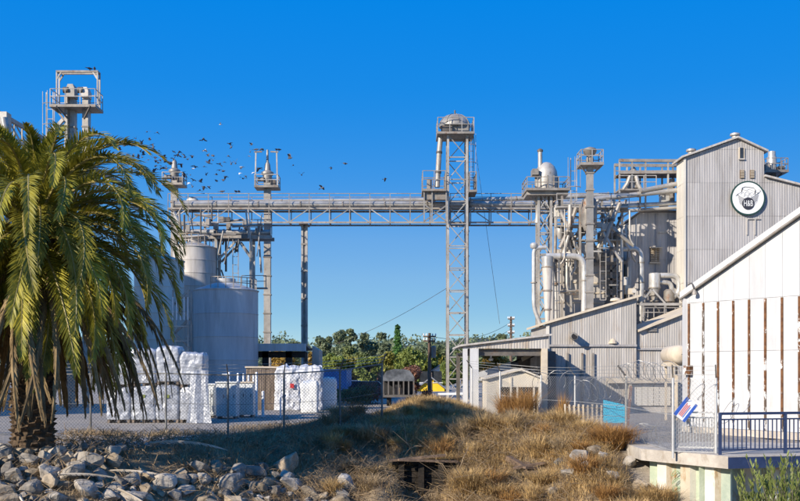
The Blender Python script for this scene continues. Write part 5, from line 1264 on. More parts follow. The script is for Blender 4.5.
def boards():
    d = 36.2
    t = thing('turquoise_board', 'bright turquoise board leaning behind the fence', 'board', P(614, 423, d))
    tops = [(603.5, 399.5), (625, 404.5)]
    for k in range(3):
        f0, f1 = k / 3, (k + 1) / 3
        def pt(x, f): 
            yt = 399.5 + (x - 603.5) / 21.5 * 5; return P(x, yt + (423 - yt) * f, d - .18 * f)
        MB().prism([pt(603.5, f1 - .012), pt(625, f1 - .012), pt(625, f0 + .012), pt(603.5, f0 + .012)], (0, .05, 0)).build('board_strip', m_turq, t)
    for px in (606, 622): barp(t, 'back_batten', m_wood, P(px, 402, d + .1), P(px, 424, d - .08), .05)
    d = 38.0
    w = thing('wooden_rail_fence', 'low weathered wooden paling panel left of the turquoise board', 'fence', P(585, 425, d))
    for k in range(9):
        px = 566 + k * 4.4; p = P(px, 424, d); p.z = 0; q = P(px - 1.2 + .35 * k * .5, 404 + .5 * (k % 3), d); MB().bar(p, q, .07, .03).build('paling', m_trim, w)
    for py in (407, 416): barp(w, 'rail', m_wood, P(564, py, d + .05), P(604, py + 1, d + .05), .05)
    # leaning reddish plank and white pvc stub
    d = 35.5
    tag(MB().bar(P(627.5, 425, d), P(631, 386, d + .3), .1, .04).build('leaning_plank', m_lf_red, None, P(627.5, 425, d)), 'reddish plank leaning beside the turquoise board', 'plank')
    d = 41.3
    q = thing('pipe_stub', 'short white pipe stub standing right of the beige hut', 'pipe', (XW(539.5, d), d, 0))
    MB().lathe((XW(539.5, d), d, 0), [(.06, 0), (.06, ZW(404, d)), (.075, ZW(404, d) + .01), (.075, ZW(404, d) + .08)], 10).build('pipe', m_whitepost, q)
    # low beam crossing by the lattice tower foot
    d = 60; b = thing('barrier_rail', 'low white horizontal barrier rail near the lattice tower foot', 'barrier', P(437, 395, d))
    barp(b, 'rail', m_whitepost, P(438, 394, d), P(463, 393.5, d), .13)
    for px in (440, 459): barp(b, 'post', m_whitepost, (XW(px, d), d + .1, 0), (XW(px, d), d + .1, ZW(393, d)), .1)
boards()

# ------------------------------------------------------------------ trees and town behind
def leaves(center_fn, n, size, seed, mat, parent, name='crown', up=.3):
    rg = np.random.default_rng(seed); c = center_fn(rg, n)
    a = rg.normal(size=(n, 3)); a /= np.linalg.norm(a, axis=1)[:, None]
    b = rg.normal(size=(n, 3)); b -= a * (a * b).sum(1)[:, None]; b /= np.linalg.norm(b, axis=1)[:, None]
    s = size * rg.uniform(.6, 1.4, n)[:, None]
    v = np.stack([c - a * s * .6, c + b * s * .42, c + a * s * .6, c - b * s * .42], 1).reshape(-1, 3) - np.array(OFF[parent])
    me = bpy.data.meshes.new(name); f = np.arange(4 * n).reshape(n, 4)
    me.vertices.add(4 * n); me.vertices.foreach_set('co', v.ravel().astype(np.float32))
    me.loops.add(4 * n); me.loops.foreach_set('vertex_index', f.ravel().astype(np.int32))
    me.polygons.add(n); me.polygons.foreach_set('loop_start', (np.arange(n) * 4).astype(np.int32))
    me.update(calc_edges=True); me.materials.append(mat)
    o = bpy.data.objects.new(name, me); COL.objects.link(o); o.parent = parent; OFF[o] = OFF[parent]; return o
def tree(name, label, x, y, h, r, mat, seed, n=2600, shape='round', base=.3, size=.34, group='trees behind the yard'):
    rnd = random.Random(seed); t = thing(name, label, 'tree', (x, y, 0), group)
    tr = MB(); tr.path([(x, y, -.2), (x + rnd.uniform(-.2, .2), y, h * .35), (x + rnd.uniform(-.4, .4), y, h * .85)], [h * .028, h * .02, h * .006], 7)
    blobs = []
    nb = 15 if shape != 'cone' else 44
    for k in range(nb):
        if shape == 'cone':
            f = k / nb; a = k * 2.4; rr = r * (1 - f) * .55 + .05; bx = (x + rr * math.cos(a), y + rr * math.sin(a), h * (base + (1 - base) * f)); br = max(.22, r * (1 - f) * .5 * rnd.uniform(.7, 1.2))
            blobs.append((bx, (br, br, br * .55)))
        elif shape == 'euc':
            a = k * 2.4; rr = r * rnd.uniform(.1, .85); z = h * rnd.uniform(base + .12, .93); bx = (x + rr * math.cos(a), y + rr * math.sin(a), z); br = r * rnd.uniform(.24, .42); blobs.append((bx, (br, br, br * .8)))
        else:
            a = k * 2.4; f = rnd.uniform(0, 1); rr = r * .72 * math.sqrt(1 - (2 * f - 1) ** 2 * .8) * rnd.uniform(.35, 1); z = h * (base + (1 - base) * (.1 + .78 * f)); bx = (x + rr * math.cos(a), y + rr * math.sin(a), z); br = r * rnd.uniform(.3, .5); blobs.append((bx, (br, br, br * .75)))
        if k % 2 == 0 and shape != 'cone': tr.path([(x, y, h * (base * .8 + .1 * rnd.random())), Vector((x, y, h * base)).lerp(Vector(bx), .5) + Vector((0, 0, .2)), bx], [h * .012, h * .008, h * .003], 5)
    tr.build('trunk', m_bark, t)
    B = np.array([b[0] for b in blobs]); R_ = np.array([b[1] for b in blobs])
    def fn(rg, n_):
        i = rg.integers(0, len(B), n_); d_ = rg.normal(size=(n_, 3)); d_ /= np.linalg.norm(d_, axis=1)[:, None]
        return B[i] + d_ * R_[i] * (rg.uniform(0, 1, n_) ** .45)[:, None] * rg.uniform(.85, 1.18, n_)[:, None]
    leaves(fn, n, size, seed, mat, t); return t
def tpx(name, label, px, ptop, d, rpx, mat, seed, **k):
    return tree(name, label, XW(px, d), d, ZW(ptop, d), S(rpx, d), mat, seed, **k)
TR = [('eucalyptus_tree', 'tallest grey green eucalyptus on the left skyline', 344, 327, 190, 13, m_lf_euc, 'euc'), ('eucalyptus_tree', 'grey green eucalyptus just right of the tallest one', 369, 331, 195, 15, m_lf_euc, 'euc'),
      ('eucalyptus_tree', 'smaller grey eucalyptus at the left end of the skyline', 325, 335, 185, 10, m_lf_euc, 'euc'), ('eucalyptus_tree', 'broad eucalyptus between the skyline trees and the conifer', 384, 341, 180, 12, m_lf_euc, 'round'),
      ('conifer_tree', 'pointed green conifer standing highest near picture centre', 397.5, 325, 150, 9, m_lf_con, 'cone'),
      ('leafy_tree', 'yellow green tree left of the covered wagon', 352, 358, 110, 14, m_lf_yel, 'round'), ('leafy_tree', 'dark green bushy tree directly behind the blue trailer', 337, 356, 108, 13, m_lf_green, 'round'),
      ('leafy_tree', 'olive tree between blue trailer and covered wagon', 369, 356, 100, 13, m_lf_green, 'round'), ('leafy_tree', 'spreading mid green tree below the conifer', 412, 348, 125, 16, m_lf_green, 'round'),
      ('leafy_tree', 'red brown autumn tree behind the covered wagon', 411, 364, 98, 12, m_lf_red, 'round'), ('leafy_tree', 'yellow autumn tree beside the utility pole', 437, 350, 135, 10, m_lf_yel, 'round'),
      ('leafy_tree', 'dark tree on the skyline left of lattice tower', 443, 343, 175, 13, m_lf_euc, 'round'), ('leafy_tree', 'dark round tree seen through the lattice tower', 462, 347, 165, 12, m_lf_dark, 'round'),
      ('leafy_tree', 'grey green tree on the skyline behind the utility pole', 424, 344, 185, 14, m_lf_euc, 'round'),
      ('leafy_tree', 'large orange autumn tree seen through the open canopy shed', 494, 347, 92, 20, m_lf_org, 'round'), ('leafy_tree', 'orange tree seen under the lean to canopy', 282, 352, 100, 17, m_lf_org, 'round'),
      ('leafy_tree', 'orange leaved tree right of the lean to canopy', 310, 345, 120, 10, m_lf_org, 'round'), ('leafy_tree', 'dark small tree on the skyline above the canopy shed', 501, 331, 150, 6, m_lf_euc, 'euc'),
      ('leafy_tree', 'olive tree on the slope below the tallest eucalyptus', 352, 343, 160, 15, m_lf_dark, 'round'), ('leafy_tree', 'dark olive tree at the left skyline end behind the bales', 318, 350, 150, 11, m_lf_dark, 'round'),
      ('leafy_tree', 'pale olive tree in the gap below the conifer', 386, 352, 135, 13, m_lf_yel, 'round'), ('leafy_tree', 'green shrub like tree behind the yellow house', 447, 362, 112, 10, m_lf_green, 'round'),
      ('leafy_tree', 'green tree low behind the blue trailer roof', 330, 352, 130, 13, m_lf_green, 'round'), ('leafy_tree', 'olive tree low between the eucalyptus and the wagon', 362, 350, 140, 14, m_lf_dark, 'round'), ('leafy_tree', 'green tree filling the gap right of the conifer', 404, 349, 138, 12, m_lf_green, 'round'),
      ('leafy_tree', 'mid green tree behind the utility pole foot', 428, 352, 130, 12, m_lf_green, 'round'), ('leafy_tree', 'olive tree left of the lattice tower foot', 450, 354, 135, 11, m_lf_dark, 'round'), ('leafy_tree', 'dark tree above the blue trailer', 340, 345, 165, 14, m_lf_euc, 'round'), ('leafy_tree', 'dark tree behind the covered wagon roof', 393, 345, 172, 13, m_lf_euc, 'round'),
      ('leafy_tree', 'dim tree seen behind the squat tank railing', 295, 340, 170, 9, m_lf_euc, 'euc'), ('leafy_tree', 'dark tree between canopy shed and lattice tower', 474, 352, 130, 10, m_lf_dark, 'round')]
for i, (nm, lab, px, pt, d, rp, mt, sh) in enumerate(TR):
    tpx(nm, lab, px, pt, d, rp, mt, 100 + i, shape=sh, base=.42 if sh == 'euc' else .12, n=6500 if d < 130 else 5500, size=.30 if d < 130 else .40)
# far wood along the ridge: one mass
def far_wood():
    t = thing('far_wood', 'distant band of woodland on the low ridge', 'woodland', (0, 330, 0))
    rg0 = np.random.default_rng(3); nb = 420
    cx = rg0.uniform(-230, 230, nb); cy = rg0.uniform(300, 420, nb); cr = rg0.uniform(2.5, 5.5, nb)
    cz = 4 + (cy - 300) / 120 * 9 + rg0.uniform(-1, 2.5, nb)
    def fn(rg, n_):
        i = rg.integers(0, nb, n_); d_ = rg.normal(size=(n_, 3)); d_ /= np.linalg.norm(d_, axis=1)[:, None]
        return np.stack([cx[i], cy[i], cz[i]], 1) + d_ * (cr[i] * rg.uniform(.5, 1.1, n_))[:, None]
    o = leaves(fn, 42000, 1.0, 9, m_lf_euc, t, 'canopy_mass'); tag(o, kind='stuff'); t['kind'] = 'stuff'
far_wood()
def house(label, px, d, wpx, peave, ppeak, wall, roof, dep=7):
    x0, x1 = XW(px - wpx / 2, d), XW(px + wpx / 2, d); ze, zp = ZW(peave, d), ZW(ppeak, d); xm = (x0 + x1) / 2
    t = thing('house', label, 'house', (xm, d + dep / 2, 0), 'houses beyond the yard')
    MB().prism([(x0, d, 0), (x1, d, 0), (x1, d, ze), (xm, d, zp), (x0, d, ze)], (0, dep, 0)).build('wall', wall, t)
    for a, b, za, zb in ((x0 - .4, xm, ze - .25, zp + .02), (xm, x1 + .4, zp + .02, ze - .25)):
        MB().prism([(a, d - .3, za), (b, d - .3, zb), (b, d - .3, zb + .16), (a, d - .3, za + .16)][::-1], (0, dep + .6, 0)).build('roof', roof, t)
    for k in (-.25, .25):
        w = MB().bx(xm + k * (x1 - x0) - .45, xm + k * (x1 - x0) + .45, d - .05, d - .005, 1.0, 2.2).build('window', m_glass, t)
        MB().bx(xm + k * (x1 - x0) - .55, xm + k * (x1 - x0) + .55, d - .07, d - .005, .9, .99).build('sill', m_housew, w)
    MB().bx(xm - .35, xm + .1, d - .06, d - .006, 0, 2.05).build('door', m_wood, t)
house('small bright yellow gabled house left of the lattice tower', 431, 106, 27, 389, 378, m_yellow, m_roofgrey)
house('pale house with grey roof above the yellow house', 440, 128, 26, 374, 366, m_housew, m_roofgrey, 9)
house('pale low house left of the covered wagon', 377, 100, 12, 387, 383, m_housew, m_trim)
def upole(label, px, ptop, d, arms):
    t = thing('utility_pole', label, 'pole', (XW(px, d), d, 0), 'utility poles')
    x = XW(px, d); h = ZW(ptop, d)
    MB().path([(x, d, -.2), (x, d, h)], [.19, .12], 8).build('shaft', m_pole, t, smooth=True)
    for k, (py, w) in enumerate(arms):
        z = ZW(py, d); a = barp(t, 'cross_arm', m_pole, (x - w, d - .15, z), (x + w, d - .15, z), .13)
        for s in (-1, -.5, .5, 1): MB().lathe((x + s * w * .95, d - .15, z + .065), [(.05, 0), (.07, .1), (.03, .2)], 8).build('insulator', m_whitepost, a)
    if px < 470:
        MB().lathe((x + .35, d - .1, ZW(352, d)), [(.2, -.5), (.22, 0), (.22, .45), (.1, .55)], 10).build('transformer', m_steel, t)
    return x, h
upole('wooden utility pole with cross arms and transformer left of the lattice tower', 429.5, 333, 84, ((336.5, .55), (341, .5)))
upole('wooden utility pole with stacked insulators above the canopy shed', 511, 316.5, 105, ((319, .35), (326, .35), (333, .35)))
w = MB(); 
for k, (a, b) in enumerate(((P(430, 336, 84), P(511, 322, 105)), (P(430, 341, 84), P(511, 329, 105)))):
    a, b = Vector(a), Vector(b); w.path([a.lerp(b, i / 12) - Vector((0, 0, .9 * (1 - (2 * i / 12 - 1) ** 2))) for i in range(13)], .02, 4)
tag(w.build('power_line', m_black, None, P(430, 336, 84)), 'thin sagging power lines strung between the two utility poles', 'power line')
w = MB(); a, b = Vector(P(436, 338, 84)), Vector(P(-60, 395, 84)); a, b = Vector(P(330, 345, 120)), Vector(P(447, 288, 73)); w.path([a.lerp(b, i / 10) - Vector((0, 0, .5 * (1 - (2 * i / 10 - 1) ** 2))) for i in range(11)], .02, 4)
tag(w.build('guy_cable', m_dark, None, b), 'thin cable slanting down left from the lattice tower', 'cable')
def car(label, px, d, mat):
    c = Vector((XW(px, d), d, 0)); t = thing('parked_car', label, 'car', c, 'cars parked beyond the wagon')
    L2, H = 1.95, .0
    side = [(-2.1, .35), (2.1, .35), (2.15, .75), (1.2, .9), (.7, 1.4), (-1.0, 1.42), (-1.7, .95), (-2.15, .85)]
    MB().prism([(c.x + x, d - .85, z) for x, z in side], (0, 1.7, 0)).build('body', mat, t)
    gl = [(-1.5, .95), (1.0, .93), (.62, 1.34), (-.95, 1.35)]
    MB().prism([(c.x + x, d - .862, z) for x, z in gl], (0, .01, 0)).build('side_window', m_glass, t)
    for x in (-1.3, 1.3):
        for y in (-.78, .78):
            w_ = tubep(t, 'wheel', m_black, [(c.x + x, d + y - .1, .33), (c.x + x, d + y + .1, .33)], .33, 16)
            tubep(w_, 'rim', m_galv, [(c.x + x, d + y - .105, .33), (c.x + x, d + y - .1005, .33)], .2, 12)
    MB().bx(c.x + 2.1, c.x + 2.17, d - .7, d - .4, .6, .75).build('headlight', m_whitepost, t)
car('dark blue parked car left of the covered wagon', 370, 80, M('dark_blue_car_paint', (.015, .03, .09), (.02, .04, .11), 1, .25, .2))
car('white parked car beside the blue trailer', 352, 86, M('white_car_paint', (.62, .63, .65), (.68, .68, .7), 1, .3))

# ------------------------------------------------------------------ pigeons
def bird_mesh(flap, mat, glide=0.0, perched=False):
    mb = MB()
    body = [(-.17, .015), (-.10, .045), (0, .065), (.09, .055), (.13, .035), (.17, .036), (.20, .012)]
    mb.path([(x, 0, .015 * (1 if x > .1 else 0)) for x, _ in body], [r for _, r in body], 8)
    mb.add([(-.15, -.02, 0), (-.15, .02, 0), (-.29, .06, -.01), (-.29, -.06, -.01)], [(0, 1, 2, 3)])
    for s in (-1, 1):
        if perched:
            mb.add([(.08, s * .055, .02), (-.05, s * .075, .0), (-.24, s * .03, -.02), (-.05, s * .06, .045)], [(0, 1, 2, 3)])
        else:
            z1, z2 = .17 * math.sin(flap), .17 * math.sin(flap) + .2 * math.sin(flap * .6 - glide); y1, y2 = .17 * math.cos(flap), .17 * math.cos(flap) + .2 * math.cos(flap * .6 - glide)
            mb.add([(.09, s * .04, .03), (-.07, s * .04, .02), (.10, s * y1, z1 + .03), (-.09, s * y1, z1 + .02), (.0, s * y2, z2 + .03), (-.08, s * y2 * .93, z2 + .02)], [(0, 1, 3, 2), (2, 3, 5, 4)])
    if perched:
        for s in (-1, 1): mb.bar((0, s * .025, -.05), (.01, s * .025, -.13), .012)
    return mb.mesh('pigeon', mat=mat, smooth=False)
BV = [bird_mesh(f, m_bird, g) for f, g in ((.9, .2), (.35, .3), (-.35, .1), (.1, .5), (-.75, -.3), (1.2, 0))]; BW = [bird_mesh(.5, m_birdw, .2), bird_mesh(-.3, m_birdw, .1)]; BP = bird_mesh(0, m_bird, 0, True)
Z1 = [(252, 88, 1), (8, 160, 0), (195, 180, 1), (285, 157, 0), (290, 170, 0), (363, 160, 0), (358, 186, 0), (356, 201, 1), (207, 200, 0), (225, 198, 0), (225, 216, 0), (193, 238, 0), (100, 196, 0), (125, 205, 0), (135, 212, 0), (150, 200, 0), (70, 222, 0), (110, 230, 0), (50, 203, 0), (30, 225, 0), (18, 205, 0), (265, 222, 0), (290, 230, 0), (250, 228, 0), (262, 255, 0), (328, 240, 1), (322, 262, 1), (332, 281, 0), (342, 272, 0), (500, 208, 0), (512, 233, 0), (542, 268, 0), (155, 245, 1), (140, 297, 1), (155, 287, 0), (180, 292, 0), (210, 310, 0), (193, 312, 0), (238, 288, 0), (390, 245, 0), (370, 260, 1), (60, 245, 0), (85, 212, 0), (190, 140, 0), (205, 222, 0), (28, 248, 0), (120, 196, 0), (280, 200, 0), (262, 285, 0)]
Z2 = [(330, 240), (345, 270), (355, 235), (372, 275), (380, 238), (395, 282), (410, 268), (415, 298), (445, 265), (385, 305), (345, 312), (320, 262), (300, 250), (290, 243), (365, 312), (368, 205), (335, 268), (352, 255), (300, 262), (312, 240), (325, 282), (340, 222), (360, 262), (375, 225), (398, 252), (402, 290), (425, 282), (435, 255), (330, 300), (355, 295)]
rb = random.Random(12); extra = [(rb.gauss(168, 28), rb.gauss(166, 13), 0) for _ in range(34)]; spots = [(max(108, a), max(130, min(192, b)), w_) for a, b, w_ in extra] + [(150 + a / 3.576, 100 + b / 3.576, w_) for a, b, w_ in Z1] + [(a / 2.505, 50 + b / 2.505, 0) for a, b in Z2] + [(345, 163.5, 0), (331, 168, 0), (385, 179, 0), (322, 188, 0)]
for i, (px, py, wh) in enumerate(spots):
    d = rb.uniform(58, 80); p = P(px, py, d); me = rb.choice(BW) if wh else rb.choice(BV)
    o = place('pigeon', me, None, p, (rb.uniform(-.5, .5), rb.uniform(-.35, .35), rb.uniform(0, 6.28)), [rb.uniform(.6, .9)] * 3)
    tag(o, 'pale pigeon flashing white in the wheeling flock above the bridge' if wh else 'small dark pigeon in the wheeling flock above the left bridge end', 'bird', 'flying pale pigeons' if wh else 'flying dark pigeons')
zg = ZW(154, 77.3) + .2
for px, lab in ((257.5, 1), (262, 1), (264, 1), (277.5, 1), (280, 1)):
    o = place('pigeon', BP, None, (XW(px, 77.3), 76.6, zg), (0, 0, rb.uniform(0, 6.28)), [1.15] * 3); tag(o, 'pigeon perched on the top bars of the elevator leg head', 'bird', 'perched pigeons')
for px in (222, 236, 239):
    o = place('pigeon', BP, None, (XW(px, 74), 74.0, ZW(193.5, 74) + .16), (0, 0, rb.uniform(0, 6.28)), [1.15] * 3); tag(o, 'pigeon perched on the truss bridge hand rail', 'bird', 'perched bridge pigeons')
for px in (88, 93):
    o = place('pigeon', BP, None, (XW(px, 60), 60.3, ZW(70, 60) + .19), (0, 0, rb.uniform(0, 6.28)), [1.1] * 3); tag(o, 'pigeon perched on the square hoist frame behind the palm', 'bird', 'perched hoist pigeons')
# ------------------------------------------------------------------ date palm
def frond_mesh(L_, e0, droop, n, leaf, seed, mat, rmat, dead=False, pw=1.25, vee=.35):
    rnd = random.Random(seed); m_ = 26; pts = [Vector((0, 0, 0))]; ths = []
    side = rnd.uniform(-.12, .12)
    for i in range(m_):
        f = i / m_; th = max(-1.52, e0 - droop * f ** pw); ths.append(th)
        pts.append(pts[-1] + Vector((math.cos(th), side * f, math.sin(th))) * (L_ / m_))
    ths.append(ths[-1]); mb = MB()
    mb.path(pts, [.045 * (1 - i / m_) ** .8 + .006 for i in range(m_ + 1)], 5)
    nf_r = len(mb.f)
    vs = []; fs = []
    for k in range(n):
        f = .09 + .91 * (k + .5) / n; x = f * m_; i = min(m_ - 1, int(x)); p = pts[i].lerp(pts[i + 1], x - i); th = ths[i]
        T = Vector((math.cos(th), 0, math.sin(th))); U = Vector((-math.sin(th), 0, math.cos(th)))
        ll = leaf * (math.sin(math.pi * min(1, .16 + f * .80)) ** .6) * rnd.uniform(.85, 1.12)
        for s in (-1, 1):
            ang = rnd.uniform(.72, .95) * (1.0 - .45 * f); lift = rnd.uniform(vee - .45, vee + .35) if not dead else rnd.uniform(-.5, .1)
            dr = (T * math.cos(ang) + Vector((0, s, 0)) * math.sin(ang) * math.cos(lift) + U * math.sin(ang) * math.sin(lift)).normalized()
            if dead: dr = (dr + T * .7 + Vector((0, 0, -.4))).normalized()
            w = (T - dr * dr.dot(T)).normalized() * (.019 if not dead else .022)
            mid = p + dr * ll * .55; tip = p + dr * ll + Vector((0, 0, -.10 * ll - (.12 * ll if dead else 0)))
            b = len(vs); vs += [p - w * .7, p + w * .7, mid + w, mid - w, tip]
            fs += [(b, b + 1, b + 2, b + 3), (b + 3, b + 2, b + 4)]
    mb.add(vs, fs); me = mb.mesh('frond'); me.materials.append(rmat); me.materials.append(mat)
    me.polygons.foreach_set('material_index', [0 if i < nf_r else 1 for i in range(len(me.polygons))]); return me
def palm():
    D = 27.0; bx, by = XW(33, D), D; bz = g1(bx, by); hz = ZW(228, D)
    t = thing('palm_tree', 'large date palm with drooping green crown and dead frond skirt', 'palm', (bx, by, bz - .1))
    R0 = .50
    MB().lathe((bx, by, bz - .3), [(.62, 0), (.58, .5), (R0, 1.2), (R0, hz - bz - .6), (R0 * 1.15, hz - bz), (R0 * .8, hz - bz + .6), (.1, hz - bz + .9)], 20).build('trunk', m_ptrunk, t, smooth=True)
    boots = MB(); rnd = random.Random(3); k = 0; z = bz + .05
    while z < hz + .2:
        a = k * 2.399; r = R0 + .02; u = Vector((math.cos(a), math.sin(a), 0)); v = Vector((-math.sin(a), math.cos(a), 0)); c = Vector((bx, by, z)) + u * r
        wd = .13; pr = rnd.uniform(.07, .16)
        boots.add([c - v * wd - u * .08, c + v * wd - u * .08, c + v * wd * .6 + u * pr + Vector((0, 0, .16)), c - v * wd * .6 + u * pr + Vector((0, 0, .16)), c - v * wd * .6 - u * .05 + Vector((0, 0, .22)), c + v * wd * .6 - u * .05 + Vector((0, 0, .22))],
                  [(0, 1, 2, 3), (3, 2, 5, 4), (0, 3, 4), (1, 5, 2)]); z += .0165; k += 1
    tag(boots.build('leaf_bases', m_ptrunk, t), kind='stuff')
    # green crown: classes from upright to hanging
    cls = [(9, 3.2, 1.45, 1.3, .46, 1.6), (14, 4.6, 1.16, 2.1, .50, 1.7), (18, 5.2, .95, 2.35, .54, 1.6), (22, 5.2, .68, 2.3, .56, 1.5), (26, 5.1, .36, 2.05, .56, 1.3), (28, 5.0, .02, 1.7, .56, 1.15), (26, 4.8, -.35, 1.25, .54, 1.0), (16, 4.6, -.75, .78, .50, 1.0)]
    ga = 0.0; c0 = Vector((bx, by, hz))
    for ci, (cnt, L_, e0, dr, lf, pw_) in enumerate(cls):
        ms = [frond_mesh(L_ * s * .95, e0 + o_, dr + q, 96, lf * 1.08, ci * 10 + j, m_frond, m_rachis, False, pw_) for j, (s, o_, q) in enumerate(((1, 0, 0), (.9, .1, .12), (1.06, -.06, -.1)))]
        for k in range(cnt):
            ga += 2.399; off = Vector((math.cos(ga), math.sin(ga), 0)) * (.12 + .05 * ci)
            place('frond', ms[k % 3], t, c0 + off + Vector((0, 0, .45 - .14 * ci)), (rnd.uniform(-.25, .25), rnd.uniform(-.1, .1), ga + rnd.uniform(-.1, .1)))
    dm = [frond_mesh(l, e, q, 46, .34, 80 + i, m_deadfrond, m_deadfrond, True, .8) for i, (l, e, q) in enumerate(((5.2, -.5, 1.0), (4.7, -.75, .8), (5.6, -.30, 1.25), (4.4, -.9, .6), (5.8, -.1, 1.45)))]
    for k in range(96):
        ga += 2.399; off = Vector((math.cos(ga), math.sin(ga), 0)) * .42
        place('dead_frond', dm[k % 5], t, c0 + off + Vector((0, 0, -.55 - rnd.uniform(0, .7))), (rnd.uniform(-.35, .35), rnd.uniform(-.05, .08), ga + rnd.uniform(-.2, .2)))
    return bx, by
PBX, PBY = palm()

# ------------------------------------------------------------------ riprap boulders
def rock_mesh(seed, mat):
    rnd = random.Random(seed); bm = bmesh.new()
    for _ in range(15):
        v = Vector((rnd.gauss(0, 1), rnd.gauss(0, 1), rnd.gauss(0, 1))).normalized()
        m_ = max(abs(v.x), abs(v.y), abs(v.z)); v = v.lerp(v / m_, .45)
        bm.verts.new((v.x * .56, v.y * .5, v.z * rnd.uniform(.34, .44)))
    r = bmesh.ops.convex_hull(bm, input=bm.verts); 
    bmesh.ops.delete(bm, geom=[g for g in r['geom_interior'] if isinstance(g, bmesh.types.BMVert)], context='VERTS')
    bmesh.ops.dissolve_limit(bm, angle_limit=.22, verts=bm.verts, edges=bm.edges)
    bmesh.ops.bevel(bm, geom=list(bm.edges), offset=.045, segments=1, affect='EDGES', clamp_overlap=True)
    bmesh.ops.triangulate(bm, faces=bm.faces); bmesh.ops.subdivide_edges(bm, edges=[e for e in bm.edges if e.calc_length() > .3], cuts=1)
    for v in bm.verts: v.co += v.co.normalized() * .05 * mnoise.noise(v.co * 4.1 + Vector((seed, 0, 0)))
    me = bpy.data.meshes.new('boulder'); bm.to_mesh(me); bm.free(); me.materials.append(mat); return me
RM = [rock_mesh(200 + i, m_rock if i % 3 else m_rock2) for i in range(18)]
rr = random.Random(21); placed = []
def try_rock(x, y, s, label, group, sink=.12):
    for (a, b, q) in placed:
        if (a - x) ** 2 + (b - y) ** 2 < ((q + s) * .37) ** 2: return False
    placed.append((x, y, s))
    o = place('boulder', rr.choice(RM), None, (x, y, g1(x, y) + s * (.28 - sink)), (rr.uniform(-.5, .5), rr.uniform(-.5, .5), rr.uniform(0, 6.28)), (s * rr.uniform(.9, 1.3), s * rr.uniform(.8, 1.1), s * rr.uniform(.8, 1.15)))
    tag(o, label, 'boulder', group); return True
cnt = 0
for px, py, s in ((232, 487, .95), (255, 478, .9), (163, 487, .85), (345, 489, .9), (290, 489, .8), (200, 470, .8), (310, 497, .7), (130, 482, .7)):
    # intersect the pixel ray with the bank
    for d in np.arange(22, 34, .05):
        p = P(px, py, float(d))
        if p.z <= g1(p.x, p.y): try_rock(p.x, p.y, s * .8, 'large pale angular boulder at the front of the riprap bank', 'large riprap boulders'); break
for _ in range(9000):
    if cnt >= 290: break
    x = rr.uniform(-11.5, -.3); e = float(np.interp(x, EX, EY)); y = e - rr.uniform(-.4, 6.5) * (1 if x > -7 else .85)
    dist = e - y
    if x > -7.8 and dist < 2.6 + rr.uniform(-.5, .4): continue
    if x > -3.3 and dist < 4.2: continue
    if x > -1.6: continue
    s = rr.choice([.26, .36, .46, .56, .68, .84, .52, .62]) * (1.0 if dist > 1 else .8)
    if y < 20.5 or x / y < -.47: continue
    if x > -7.5 and dist < 1.5 + .5 * rr.random() and rr.random() < .85: continue
    if x > -2.6 and rr.random() < .8 and dist < 4.2: continue
    zone = 'below the palm skirt' if x < -8 else ('under the left half of the shaded fence bank' if x < -4.5 else 'between the fence bank and the dark hollow')
    size = 'small' if s < .5 else 'big'
    cnt += try_rock(x, y, s, 'rough %s boulder in the riprap %s' % (size, zone), 'riprap boulders, %s, %s' % (size, zone))
for (px, py, d, s) in ((577, 470, 29.3, .62), (594, 467, 29.6, .5), (585, 477, 28.6, .55), (568, 475, 28.8, .4), (602, 474, 29.2, .38), (560, 468, 29.8, .34), (629, 468, 29.4, .5), (640, 476, 28.2, .6), (553, 479, 28.2, .35), (612, 478, 28.2, .4)):
    x = XW(px, d); placed.append((x, d, s))
    o = place('boulder', rr.choice(RM), None, (x, d, g1(x, d) + s * .3), (rr.uniform(-.3, .3), rr.uniform(-.3, .3), rr.uniform(0, 6.28)), (s, s, s)); tag(o, 'pale boulder among the dry grass below the turquoise board', 'boulder', 'boulders in the dry grass')

# ------------------------------------------------------------------ dry grass, brush, weeds
def blades(name, label, pts, hgt, wid, lean, mat, seed, curl=.5, parent=None, dirs=None):
    rg = np.random.default_rng(seed); n = len(pts); p = np.asarray(pts, float)
    a = rg.uniform(0, 2 * np.pi, n) if dirs is None else dirs + rg.normal(0, .6, n)
    h = hgt * rg.uniform(.45, 1.25, n); ln = lean * rg.uniform(.2, 1.6, n); w = wid * rg.uniform(.6, 1.3, n)
    dv = np.stack([np.cos(a), np.sin(a), np.zeros(n)], 1); b = a + np.pi / 2 + rg.normal(0, .5, n); sv = np.stack([np.cos(b), np.sin(b), np.zeros(n)], 1) * w[:, None]
    z = np.array([0, 0, 1.0]); m1 = p + dv * (h * ln * .25)[:, None] + z * (h * .5)[:, None]; m2 = p + dv * (h * ln * .95)[:, None] + z * (h * (1 - curl * np.minimum(1, ln * .6)))[:, None]
    v = np.stack([p - sv, p + sv, m1 + sv * .8, m1 - sv * .8, m2], 1).reshape(-1, 3); off = np.array(OFF[parent]) if parent else np.zeros(3); v = v - off
    base = np.arange(n)[:, None] * 5; q = (base + np.array([[0, 1, 2, 3]])); t3 = base + np.array([[3, 2, 4]])
    li = np.concatenate([q, t3], 1).ravel(); ls = (np.arange(n)[:, None] * 7 + np.array([[0, 4]])).ravel()
    me = bpy.data.meshes.new(name); me.vertices.add(5 * n); me.vertices.foreach_set('co', v.ravel().astype(np.float32)); me.loops.add(7 * n); me.loops.foreach_set('vertex_index', li.astype(np.int32))
    me.polygons.add(2 * n); me.polygons.foreach_set('loop_start', ls.astype(np.int32)); me.update(calc_edges=True); me.materials.append(mat)
    o = bpy.data.objects.new(name, me); COL.objects.link(o)
    if parent: o.parent = parent; OFF[o] = OFF[parent]
    if label: tag(o, label)
    return o
